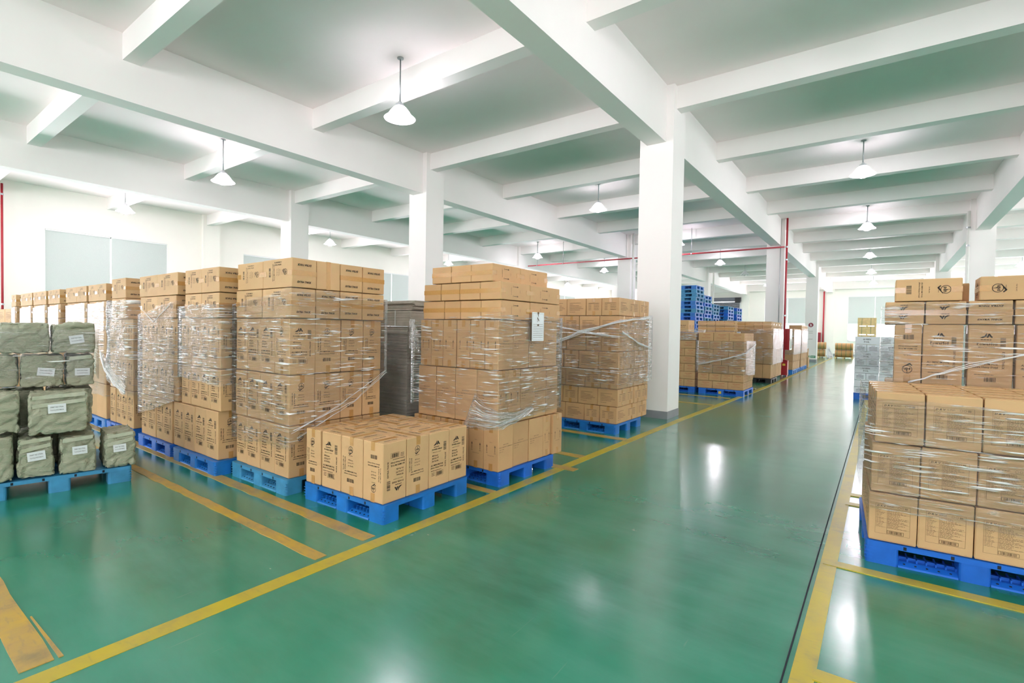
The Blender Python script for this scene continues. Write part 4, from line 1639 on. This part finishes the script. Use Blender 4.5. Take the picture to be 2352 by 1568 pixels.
board_block(-5.66, -4.79, 4.30, 4.95, .158, 1.655, 'tall block of flattened grey boards behind the row', .02, .006, 1)
board_block(-4.685, -4.56, 4.75, 5.4, .158, 1.70, 'narrow block of grey boards beside the tall block', .02, .008, 5)
board_block(-5.64, -4.70, 4.27, 4.95, 1.66, 1.852, 'strapped grey board bundle on the tall block', .016, .003, 2, (-5.52, -4.98))
board_block(-4.695, -4.5, 4.75, 5.35, 1.705, 1.83, 'small grey board bundle beside the strapped one', .016, .004, 3, ())
o = board_block(-5.6, -4.74, 4.35, 4.9, 1.862, 1.985, 'loose dark grey boards lying topmost on the strapped bundle', .014, .03, 4)
pallet(-5.68, 4.27, 0, 'blue pallet under the grey board block', 'blue', 'x', 1.18, 1.15, .155, detail=False)
film('stretch film around the tall grey board block', GF, rect(-5.67, -4.775, 4.285, 4.96), [.35, .35, .35, .35], [1.62, 1.62, 1.62, 1.62], 'film_dark', seed=30)
for i in range(2):
    for k in range(4):
        z0 = .002 + k * .524
        carton('plain', -6.05 + i * .3, -6.34 + i * .3, 6.4, 6.9, z0, z0 + .52, 'z0', None, 'plain carton behind the grey boards, %s up, column %s' % (ORD[k], ('one', 'two')[i]), 'cartons behind the grey boards', k == 3)

# ------------------------------------------------------------------ woven sacks
BF = Matrix.Translation((-6.351, 1.223, 0)) @ Matrix.Rotation(R(-9.95), 4, 'Z')
p0 = BF @ Vector((0.0, -.47, 0))
pallet(p0.x, p0.y, R(80.05), 'sky blue pallet on legs under the green sacks', 'blue3', '', 1.115, 1.12, .158)


def sack(y0, y1, z0, z1, xf, depth, label, seed, tagpos=None, tilt=0.0, fold=False, tapes=0):
    r = random.Random(seed)
    w, d, h = depth, y1 - y0 - .004, z1 - z0 - .004
    nx, ny, nz = 26, 26, 26
    pts, idx, fs = [], {}, []
    rad = .026

    def P(i, j, k):
        key = (i, j, k)
        if key in idx:
            return idx[key]
        p = Vector(((i / nx - .5) * w, (j / ny - .5) * d, (k / nz - .5) * h))
        q = Vector((max(-w / 2 + rad, min(w / 2 - rad, p.x)), max(-d / 2 + rad, min(d / 2 - rad, p.y)), max(-h / 2 + rad, min(h / 2 - rad, p.z))))
        n = p - q
        if n.length > 1e-6:
            n.normalize()
            p = q + n * rad
        s = seed * 3.17
        t1 = mnoise.noise(Vector((p.x * 6, p.y * 6, p.z * 6 + s)))
        dis = .012 * mnoise.noise(p * 6 + Vector((s, 0, 0)))
        dis -= .020 * max(0.0, 1 - 5 * abs(mnoise.noise(Vector((p.x * 5 + p.z * 7 + s, p.y * 8 - p.z * 5 + t1, s)))))
        dis -= .014 * max(0.0, 1 - 6 * abs(mnoise.noise(Vector((p.x * 9 - p.z * 12, p.y * 12 + p.z * 7, s * 2)))))
        dis -= .001
        c = Vector((p.x / (w / 2), p.y / (d / 2), p.z / (h / 2)))
        dis -= .010 * max(0.0, c.z) ** 3
        inside = n if n.length > 0 else Vector((0, 0, 0))
        p = p + inside * min(0.0, dis)
        p.z = max(-h / 2, min(h / 2, p.z))
        idx[key] = len(pts)
        pts.append(tuple(p))
        return idx[key]
    for a in range(26):
        for c in range(26):
            for q in (0, 26):
                f = (P(a, c, q), P(a + 1, c, q), P(a + 1, c + 1, q), P(a, c + 1, q))
                fs.append(f if q else f[::-1])
                f = (P(a, q, c), P(a + 1, q, c), P(a + 1, q, c + 1), P(a, q, c + 1))
                fs.append(f[::-1] if q else f)
                f = (P(q, a, c), P(q, a + 1, c), P(q, a + 1, c + 1), P(q, a, c + 1))
                fs.append(f if q else f[::-1])
    mb = MB()
    mb.add(pts, fs)
    o = link('woven_sack', mb.mesh('woven_sack', 'bag', True))
    c = Vector((xf - depth / 2, (y0 + y1) / 2, (z0 + z1) / 2))
    o.matrix_world = BF @ Matrix.Translation(c)
    tag(o, label, 'sack', 'woven sacks on the pallet')
    if fold:                                            # rolled closing flap along the top edge
        mb = MB()
        path = [(w / 2 - .02 + .018 * mnoise.noise((t * 3, seed, 0)), -d / 2 + .05 + (d - .06) * t, h / 2 - .012 + .014 * mnoise.noise((t * 5, 3, seed))) for t in [i / 14 for i in range(15)]]
        mb.tube(path, [.012 + .02 * min(1, 3 * t / 14, 3 * (14 - t) / 14 + .35) for t in range(15)], 8)
        sub('folded_flap', mb, 'bag', o, smooth=True)
    for t in range(tapes):
        mb = MB()
        zz = h / 2 - .05 - .07 * t
        n = 8
        vs, ff = [], []
        for i in range(n + 1):
            yy = -d / 2 + .03 + (d - .06) * i / n
            for e in (0, 1):
                vs.append((w / 2 + .003 + .003 * mnoise.noise((i * .7, t, seed)), yy, zz + e * .035 + .02 * (i / n - .5) * (t + 1)))
        for i in range(n):
            ff.append((2 * i, 2 * i + 2, 2 * i + 3, 2 * i + 1))
        mb.add(vs, ff)
        sub('clear_tape', mb, 'bagtape', o, smooth=True)
    if tagpos:
        ty, tz, tw, th, ang = tagpos
        mx = Matrix.Translation((w / 2 + .004, ty - (y0 + y1) / 2, tz - (z0 + z1) / 2)) @ Matrix.Rotation(R(ang), 4, 'X')
        mb = MB()
        mb.box(0, .0015, -tw / 2, tw / 2, -th / 2, th / 2)
        lb = sub('paper_label', mb, 'paper', o, mx)
        p = PR(tw, th)
        p.text('SMART INDUSTRIAL', .5, .33, .74, .15, bold=.0)
        p.text('Tel:00225456988690', .5, .66, .74, .14, bold=.0)
        mb = MB()
        mb.add([(.0022, x, y) for x, y in p.v], p.f)
        sub('print', mb, 'ink', lb)['kind'] = 'stuff'
    return o


sack(.415, .685, .16, .525, .0, .55, 'green sack at the pallet end beside the stripe', 1, (.545, .36, .105, .075, 3), tapes=2)
sack(.078, .365, .16, .53, .0, .47, 'bottom green sack second from the stripe end', 2, (.235, .385, .112, .08, 2), tapes=1)
sack(-.215, .055, .16, .555, .0, .47, 'bottom green sack third from the stripe end', 3, (-.075, .375, .125, .085, 5), tapes=2)
sack(-.50, -.225, .16, .585, .0, .47, 'bottom green sack cut by the picture edge', 4, None)
sack(-.135, .306, .56, .962, .0, .47, 'big bulging green sack lying across the two bottom ones', 5, (.07, .81, .13, .085, 2), tapes=2)
sack(-.56, -.185, .59, .975, -.03, .47, 'green sack in the second layer at the picture edge', 6, None)
sack(.0, .37, .16, .555, -.575, .5, 'hidden green sack low behind the front ones, stripe side', 7)
sack(-.38, -.006, .16, .555, -.48, .5, 'hidden green sack low behind the front ones, far side', 8)
sack(.0, .37, .56, .958, -.48, .55, 'green sack behind the big bulging one', 9)
sack(-.38, -.006, .58, .962, -.52, .5, 'green sack behind the edge one in the second layer', 10)
sack(.146, .385, .966, 1.305, -.45, .55, 'taped green sack with puckered front in the upper tier, stripe side', 11, (.28, 1.12, .12, .075, 0), tapes=1)
sack(-.195, .142, .966, 1.308, -.45, .55, 'green sack with a tilted label in the upper tier, middle', 12, (.0, 1.13, .13, .08, -7))
sack(-.5, -.199, .99, 1.31, -.45, .55, 'green sack in the upper tier at the picture edge', 13)
sack(.038, .39, 1.31, 1.622, -.45, .55, 'topmost green sack with a rolled flap and skewed label', 14, (.235, 1.46, .115, .085, 10), fold=True)
sack(-.34, .034, 1.315, 1.635, -.45, .55, 'topmost green sack without a label at the picture edge', 15)
B4 = [BF @ Vector(p) for p in ((-1.01, .395, 0), (-1.01, -.51, 0), (-.44, -.51, 0), (-.44, .395, 0))]
film('thin stretch film around the upper tier of sacks', GF, [(p.x, p.y) for p in B4], [1.05] * 4, [1.56] * 4, 'film_thin', seed=33, off=.014)

# ------------------------------------------------------------------ pendant lamps
GL = 'pendant lamps'


def lamp(x, y, drop, label, lit=True):
    r = empty('pendant_lamp', (x, y, HC), 0)
    tag(r, label, 'lamp', GL)
    zt = -drop
    m = MB()
    m.lathe([(.0, -.001), (.055, -.001), (.055, -.018), (.02, -.03), (.0, -.03)], 14)
    sub('ceiling_rose', m, 'steel', r, smooth=False)
    m = MB()
    m.lathe([(.0, -.02), (.0125, -.02), (.0125, zt + .02), (.0, zt + .02)], 10)
    sub('rod', m, 'steel', r, smooth=True)
    m = MB()
    m.lathe([(.0, zt + .035), (.03, zt + .03), (.034, zt), (.075, zt - .012), (.08, zt - .05), (.0, zt - .05)], 16)
    sub('housing', m, 'socket', r)
    m = MB()
    m.lathe([(.075, zt - .045), (.11, zt - .07), (.165, zt - .14), (.205, zt - .20), (.262, zt - .245), (.268, zt - .252), (.262, zt - .256)], 28)
    sub('shade', m, 'shade', r, smooth=True)
    m = MB()
    m.lathe([(.0, zt - .06), (.04, zt - .08), (.07, zt - .16), (.10, zt - .215), (.112, zt - .255), (.1, zt - .29), (.06, zt - .318), (.0, zt - .33)], 14)
    sub('bulb', m, 'bulb' if lit else 'bulb_off', r, smooth=True)
    return r


LAMPS = [(-6.776, 5.853, .78, 'lit pendant lamp nearest the camera over the row of stacks'), (-13.36, 5.876, .80, 'lit pendant lamp behind the nearest one, towards the side wall'),
         (-20.6, 5.95, .62, 'lit pendant lamp close to the side wall above the blinds'), (-20.4, 13.6, .6, 'lit pendant lamp near the side wall past the second window'),
         (-7.278, 14.35, .56, 'lit pendant lamp just left of the near column'), (-.466, 14.56, .56, 'lit pendant lamp first over the aisle'),
         (-.524, 21.895, .56, 'lit pendant lamp second over the aisle'), (-.563, 29.6, .58, 'lit pendant lamp third over the aisle'),
         (-.603, 37.0, .6, 'lit pendant lamp fourth over the aisle'), (-.578, 44.5, .62, 'lit pendant lamp farthest over the aisle'),
         (-14.6, 22.0, .56, 'lit pendant lamp above the crossing red pipe'), (-14.2, 29.0, .58, 'lit pendant lamp far behind the stack with the paper sheet'),
         (-7.22, 21.9, .56, 'lit pendant lamp half hidden by the near column'), (-7.169, 28.7, .6, 'lit pendant lamp behind the red pipe past the near column'),
         (-7.118, 34.6, .6, 'unlit pendant lamp with grey shade past the near column'), (-7.213, 43.0, .62, 'lit pendant lamp before the far wall beside the column'),
         (-20.6, 29.0, .6, 'lit pendant lamp far along the side wall'), (-20.9, 36.0, .62, 'lit pendant lamp farthest along the side wall'), (-14.2, 36.5, .6, 'lit pendant lamp far behind the seven-layer stack'),
         (-20.5, 21.5, .6, 'lit pendant lamp along the side wall, third of its line')]
for x, y, d, l in LAMPS:
    lamp(x, y, d, l, not l.startswith('unlit'))
k = 0
for x in (-20.6, -13.6, -7.0, -.5, 5.8, 12.0):
    for y in (-8.0, -1.2):
        k += 1
        lamp(x, y, .58, 'lit pendant lamp behind the camera, %s of its two rows' % ORD[k - 1] if k <= 12 else '')
for q, y in enumerate((6.2, 14.4, 21.9, 29.4, 36.9, 44.4)):
    lamp(5.8, y, .58, '%s pendant lamp of the line past the right-hand beam' % ('lit',)[0] + ', ' + ORD[q])
    lamp(12.0, y, .58, 'lit pendant lamp of the line at the right-hand wall, ' + ORD[q])
lamp(-.5, 6.1, .58, 'lit pendant lamp over the aisle just above the picture')

# ------------------------------------------------------------------ pipes
def tube_thing(name, pts, r, m, label, cat, group=None):
    mb = MB()
    mb.tube(pts, r, 10)
    o = link(name, mb.mesh(name, m, True))
    return tag(o, label, cat, group)


fp = tube_thing('fire_pipe', [(-15.6, 22.58, 5.13), (-3.205, 22.58, 5.13)], .03, 'redpipe', 'long red fire pipe crossing under the main beams', 'pipe')
for x in (-15.0, -13.4, -9.0, -6.86):
    mb = MB()
    mb.tube([(x, 22.58, 5.13), (x, 22.58, HC)], .012, 6)
    sub('hanger_rod', mb, 'steel', fp, smooth=True)
    mb = MB()
    mb.lathe([(.042, -.02), (.042, .02)], 12, Matrix.Translation((x, 22.58, 5.13)) @ Matrix.Rotation(R(90), 4, 'Y'))
    sub('clamp', mb, 'steel', fp)
st = tube_thing('standpipe', [(-3.135, 22.62, .02), (-3.135, 22.62, HC)], .036, 'redpipe', 'red standpipe running up the column with the fire cabinet', 'pipe')
for z in (4.62, 2.4, 5.13):
    mb = MB()
    mb.lathe([(.05, -.03), (.05, .03)], 12, Matrix.Translation((-3.135, 22.62, z)))
    sub('collar', mb, 'steel', st)
tube_thing('conduit', [(-3.36, 22.63, 1.0), (-3.36, 22.63, HC)], .012, 'steel', 'thin steel conduit on the column with the fire cabinet', 'pipe')
wp = tube_thing('side_pipe', [(XL + .16, 3.36, .02), (XL + .16, 3.36, 6.1)], .032, 'redpipe', 'red pipe running up the side wall at the picture edge', 'pipe')
for z in (2.2, 5.75):
    mb = MB()
    mb.lathe([(.045, -.03), (.045, .03)], 12, Matrix.Translation((XL + .16, 3.36, z)))
    sub('collar', mb, 'steel', wp)
tube_thing('far_pipe', [(-3.95, 49.2, .02), (-3.95, 49.2, 5.3)], .06, 'redpipe', 'red pipe on the far wall above the paper rolls', 'pipe')
dp = tube_thing('downpipe', [(2.23, 22.5, .02), (2.23, 22.5, HS)], .05, 'pvc', 'cream downpipe beside the column right of the aisle', 'pipe')
for z in (5.3, 4.7):
    mb = MB()
    mb.lathe([(.058, -.025), (.058, .025)], 12, Matrix.Translation((2.23, 22.5, z)))
    sub('collar', mb, 'steel', dp)
tube_thing('downpipe', [(-9.5, 22.43, .02), (-9.5, 22.43, HC)], .05, 'pvc', 'cream downpipe beside the column behind the seven-layer stack', 'pipe')
tube_thing('downpipe', [(-9.55, 36.6, .02), (-9.55, 36.6, HC)], .06, 'pvc', 'cream downpipe at the column before the shutter door', 'pipe')

# ------------------------------------------------------------------ fire cabinet and extinguisher box
r = empty('fire_cabinet', (-3.21, 22.72, 1.03), 0)
tag(r, 'red fire hose cabinet with milky glass door on the column', 'cabinet')
m = MB()
m.bbox(0, .25, 0, .62, 0, .84, .006)
sub('body', m, 'red', r)
m = MB()
for a in ((.0, .62, .0, .05), (.0, .62, .79, .84), (.0, .05, .05, .79), (.57, .62, .05, .79)):
    m.box(.251, .266, a[0], a[1], a[2], a[3])
d = sub('door', m, 'frame', r)
m = MB()
m.box(.252, .258, .05, .57, .05, .79)
sub('door_glass', m, 'cabglass', d)
m = MB()
m.box(.266, .28, .03, .05, .38, .46)
sub('handle', m, 'steel', d)
r = empty('extinguisher_box', (-3.19, 22.26, 0), 0)
tag(r, 'red extinguisher box standing on the floor by the column', 'box')
m = MB()
m.add([(0, 0, .05), (.24, 0, .05), (.24, .3, .05), (0, .3, .05), (0, 0, .68), (.24, 0, .60), (.24, .3, .60), (0, .3, .68)],
      [(0, 3, 2, 1), (4, 5, 6, 7), (0, 1, 5, 4), (1, 2, 6, 5), (2, 3, 7, 6), (3, 0, 4, 7)])
sub('body', m, 'red', r)
m = MB()
m.add([(-.01, -.01, .685), (.25, -.01, .605), (.25, .31, .605), (-.01, .31, .685), (-.01, -.01, .70), (.25, -.01, .62), (.25, .31, .62), (-.01, .31, .70)],
      [(0, 3, 2, 1), (4, 5, 6, 7), (0, 1, 5, 4), (1, 2, 6, 5), (2, 3, 7, 6), (3, 0, 4, 7)])
sub('lid', m, 'red', r)
for x in (.02, .19):
    m = MB()
    m.box(x, x + .03, .02, .28, 0, .05)
    sub('foot', m, 'red', r)
m = MB()
m.box(.07, .17, -.003, 0, .42, .50)
sub('sticker', m, 'orange', r)
r = empty('fire_cabinet', (-4.75, YB - .24, .98), 0)
tag(r, 'red fire cabinet on the far wall above the paper rolls', 'cabinet')
m = MB()
m.bbox(0, .62, 0, .23, 0, .9, .006)
sub('body', m, 'red', r)
m = MB()
m.box(.05, .57, -.006, 0, .05, .85)
sub('door', m, 'maroon', r)

# ------------------------------------------------------------------ signs on the far aisle column
cx, cy = BX[2], COLY[3]
r = empty('column_sign', (cx + .0, cy - .004, 2.27), 0)
tag(r, 'round dark red sign with white number two on the far column', 'sign')
m = MB()
m.lathe([(.0, 0), (.155, 0), (.155, .004), (.0, .004)], 28, Matrix.Rotation(R(90), 4, 'X'))
sub('rim', m, 'white_sign', r)
m = MB()
m.lathe([(.0, .004), (.135, .004), (.135, .006), (.0, .006)], 28, Matrix.Rotation(R(90), 4, 'X'))
sub('disc', m, 'maroon', r)
p = PR(.3, .3)
p.text('2', .5, .5, None, .42, bold=.05)
m = MB()
m.add([(x, -.0072, y) for x, y in p.v], p.f)
sub('number', m, 'white_sign', r)
p = PR(.5, .9)
for i, v in enumerate((.08, .2, .62)):
    p.bars(.1, .75, v, .02, i)
m = MB()
m.add([(cx + x - .02, cy - .0015, 1.5 + y) for x, y in p.v], p.f)
o = link('wall_lettering', m.mesh('wall_lettering', 'ink2'))
tag(o, 'faint grey lines of lettering under the number sign', 'lettering', kind='stuff')
for i, x in enumerate((-.30, .02)):
    r = empty('exit_sign', (cx + x, cy - .012, .24), 0)
    tag(r, 'green exit sign low on the far column, the %s one' % ('first', 'second')[i], 'sign', 'green exit signs')
    m = MB()
    m.box(0, .27, 0, .01, 0, .14)
    sub('plate', m, 'green_sign', r)
    p = PR(.27, .14)
    if i == 0:
        p.poly([(.1, .5), (.35, .2), (.35, .4), (.6, .4), (.6, .6), (.35, .6), (.35, .8)])
    else:
        p.text('EXIT', .5, .5, .7, .4, bold=.02)
    m = MB()
    m.add([(.135 + xx, -.0012, .07 + yy) for xx, yy in p.v], p.f)
    sub('symbol', m, 'white_sign', r)

# ------------------------------------------------------------------ shutter door of the far wall
r = struct('door_1', MB_box(DOOR_B[0] - .12, DOOR_B[0], YB - .05, YB + .25, 0, 4.9), 'frame', 'grey steel roller shutter door in the far wall')
sub('guide_rail', MB_box(DOOR_B[1] - .1, DOOR_B[1] + .06, YB - .05, YB + .2, 0, 4.9), 'frame', r)
n = 44
for i in range(n):
    z0 = .02 + i * (4.55 / n)
    m = MB()
    h = 4.55 / n
    y = YB + .05
    m.add([(DOOR_B[0], y, z0), (DOOR_B[1] - .1, y, z0), (DOOR_B[1] - .1, y - .022, z0 + h * .3), (DOOR_B[0], y - .022, z0 + h * .3), (DOOR_B[1] - .1, y - .022, z0 + h * .65), (DOOR_B[0], y - .022, z0 + h * .65),
           (DOOR_B[1] - .1, y, z0 + h * .97), (DOOR_B[0], y, z0 + h * .97), (DOOR_B[0], y + .01, z0), (DOOR_B[1] - .1, y + .01, z0), (DOOR_B[1] - .1, y + .01, z0 + h * .97), (DOOR_B[0], y + .01, z0 + h * .97)],
          [(0, 1, 2, 3), (3, 2, 4, 5), (5, 4, 6, 7), (8, 11, 10, 9), (7, 6, 10, 11), (0, 8, 9, 1)])
    if i == 0:
        slat_me = m.mesh('slat', 'shutter')
        base_z = z0
    o = link('slat', slat_me, r, Matrix.Translation((0, 0, z0 - base_z)))
sub('roller_box', MB_box(DOOR_B[0], DOOR_B[1] + .05, YB - .30, YB + .0, 4.62, 4.98), 'shutter', r)
sub('motor', MB_box(DOOR_B[1] - .42, DOOR_B[1] + .02, YB - .52, YB - .30, 4.5, 4.95), 'black', r)
o = link('wall_speaker', MB_box(-14.62, -14.3, YB - .14, YB - .004, 5.62, 5.86).mesh('wall_speaker', 'black'))
tag(o, 'small black box on the wall above the shutter door', 'speaker')

# ------------------------------------------------------------------ blue pallet stacks
rp = random.Random(8)
PM = ['blue', 'blue2', 'blue3', 'blue', 'blue3']


def light_pallet_stack(x, y, rz, n, base, desc, side):
    """empty pallets piled up: deck, bottom deck and blocks as parts"""
    for k in range(n):
        z = base + k * .153
        e = empty('pallet', (x + rp.uniform(-.03, .03), y + rp.uniform(-.02, .02), z), rz)
        tag(e, 'empty blue pallet, %s from the top of the %s' % (ORD[n - 1 - k], desc) if n - 1 - k < 12 else 'empty blue pallet of the %s, %s from the floor' % (desc, ORD[k]), 'pallet', 'empty pallets in the ' + desc)
        m = PM[rp.randrange(5)]
        key = ('p', m)
        if key not in PALC:
            PALC[key] = {}
            mb = MB(); mb.bbox(0, 1.1, 0, 1.1, .118, .15, .02); PALC[key]['deck'] = mb.mesh('deck', m)
            mb = MB()
            mb.box(0, 1.1, 0, .2, 0, .022); mb.box(0, 1.1, .45, .65, 0, .022); mb.box(0, 1.1, .9, 1.1, 0, .022)
            mb.box(0, .12, .2, .45, 0, .022); mb.box(.98, 1.1, .2, .45, 0, .022); mb.box(0, .12, .65, .9, 0, .022); mb.box(.98, 1.1, .65, .9, 0, .022)
            PALC[key]['bottom_deck'] = mb.mesh('bottom_deck', m)
            mb = MB(); mb.bbox(0, .2, 0, .16, .0225, .1175, .02); PALC[key]['block'] = mb.mesh('block', m)
        c = PALC[key]
        if z < 1.5:                                     # low in the pile, behind the cartons: one mesh
            if 'whole' not in c:
                mb = MB()
                for nm_ in ('deck', 'bottom_deck', 'block'):
                    me_ = c[nm_]
                    for ox, oy in ([(bx_, by_) for bx_ in (.004, .45, .896) for by_ in (.004, .47, .936)] if nm_ == 'block' else [(0, 0)]):
                        mb.add([(v.co.x + ox, v.co.y + oy, v.co.z) for v in me_.vertices], [tuple(p.vertices) for p in me_.polygons])
                c['whole'] = mb.mesh('pallet_body', m)
            link('pallet_body', c['whole'], e)
            continue
        link('deck', c['deck'], e)
        link('bottom_deck', c['bottom_deck'], e)
        for bx_ in (0.004, .45, .896):
            for by_ in (0.004, .47, .936):
                link('block', c['block'], e, Matrix.Translation((bx_, by_, 0)))


PALC = {}
VIS = 13
light_pallet_stack(-7.0, 20.15, 0, 23, .002, 'tallest blue pallet pile', 1)
light_pallet_stack(-7.0, 21.45, 0, 21, .002, 'second blue pallet pile', 1)
light_pallet_stack(-7.0, 22.7, 0, 19, .002, 'third blue pallet pile', 1)
light_pallet_stack(-6.85, 24.6, 0, 19, .002, 'fourth blue pallet pile', 1)
light_pallet_stack(-6.85, 26.4, 0, 19, .002, 'fifth blue pallet pile', 1)

# ------------------------------------------------------------------ paper rolls, crates, plastic
GR = 'brown paper rolls at the far wall'


def roll(x0, x1, y, z, rad, label):
    L = x1 - x0
    m = MB()
    m.lathe([(.0, 0), (rad, 0), (rad, L), (.0, L)], 26, Matrix.Translation((x0, y, z)) @ Matrix.Rotation(R(90), 4, 'Y'))
    o = link('paper_roll', m.mesh('paper_roll', 'roll'))
    tag(o, label, 'roll', GR)
    for i in range(4):
        m = MB()
        m.lathe([(rad + .002, -.016), (rad + .005, 0), (rad + .002, .016)], 26, Matrix.Translation((x0 + L * (i + .5) / 4, y, z)) @ Matrix.Rotation(R(90), 4, 'Y'))
        sub('strap', m, 'greenstrap', o)
    return o


def pine_pallet(x0, x1, y0, y1, label):
    r = empty('pine_pallet', (x0, y0, 0), 0)
    tag(r, label, 'pallet', 'pine pallets')
    w, d = x1 - x0, y1 - y0
    for i in range(3):
        a = (w - .12) * i / 2
        sub('bearer', MB_box(a, a + .12, 0, d, 0, .09), 'pine', r)
    for i in range(5):
        a = (d - .12) * i / 4
        sub('board', MB_box(0, w, a, a + .12, .0905, .112), 'pine', r)


pine_pallet(-2.72, -1.6, 43.0, 44.0, 'pine pallet under the strapped rolls at the far wall')
for k, (dz, nm) in enumerate(((.114, 'lower'), (.114 + .499, 'upper'))):
    roll(-2.69, -1.63, 43.26, dz + .246, .24, '%s front roll of the strapped pile in the aisle end' % nm)
    roll(-2.69, -1.63, 43.76, dz + .246, .24, '%s rear roll of the strapped pile in the aisle end' % nm)
pine_pallet(-4.3, -3.1, 43.0, 44.0, 'pine pallet under the rolls beside the far column')
for k, (dz, nm) in enumerate(((.114, 'lower'), (.114 + .519, 'upper'))):
    roll(-4.25, -3.3 + .05 * k, 43.26, dz + .256, .25, '%s front roll of the pile beside the far column' % nm)
m = MB()
vs, fs = [], []
n, q = 14, 10
for j in range(q + 1):
    for i in range(n + 1):
        u, v = i / n, j / q
        x = -3.17 + .40 * u * (1 - .15 * v)
        y = 43.15 - .3 * (1 - v) + .14 * mnoise.noise((u * 6, v * 5, 2))
        z = max(.004, (.98 * v) * (1 - .72 * u) + .10 * mnoise.noise((u * 7, v * 7, 9)) + .02)
        vs.append((x, y, z))
for j in range(q):
    for i in range(n):
        fs.append((j * (n + 1) + i, j * (n + 1) + i + 1, (j + 1) * (n + 1) + i + 1, (j + 1) * (n + 1) + i))
m.add(vs, fs)
o = link('plastic_sheet', m.mesh('plastic_sheet', 'paper', True))
tag(o, 'crumpled whitish plastic sheet hanging off the rolls by the column', 'sheet')
GC = 'pine crates stacked near the far wall'
for k in range(5):
    r = empty('pine_crate', (-1.29, 40.0, k * .566), 0)
    tag(r, 'strapped pine crate, %s from the top of the crate stack' % ORD[4 - k], 'crate', GC)
    sub('body', MB_box(.01, .99, .01, .6, .07, .54), 'pine', r)
    for x in (0, .46, .92):
        sub('post', MB_box(x, x + .08, -.012, .01, .07, .54), 'pine', r)
        sub('foot', MB_box(x, x + .08, 0, .6, 0, .069), 'pine', r)
    sub('rim', MB_box(0, 1.0, -.012, .61, .541, .563), 'pine', r)
    for x in (.22, .7):
        sub('strap', MB_box(x, x + .02, -.006, .009, .07, .54), 'greenstrap', r)
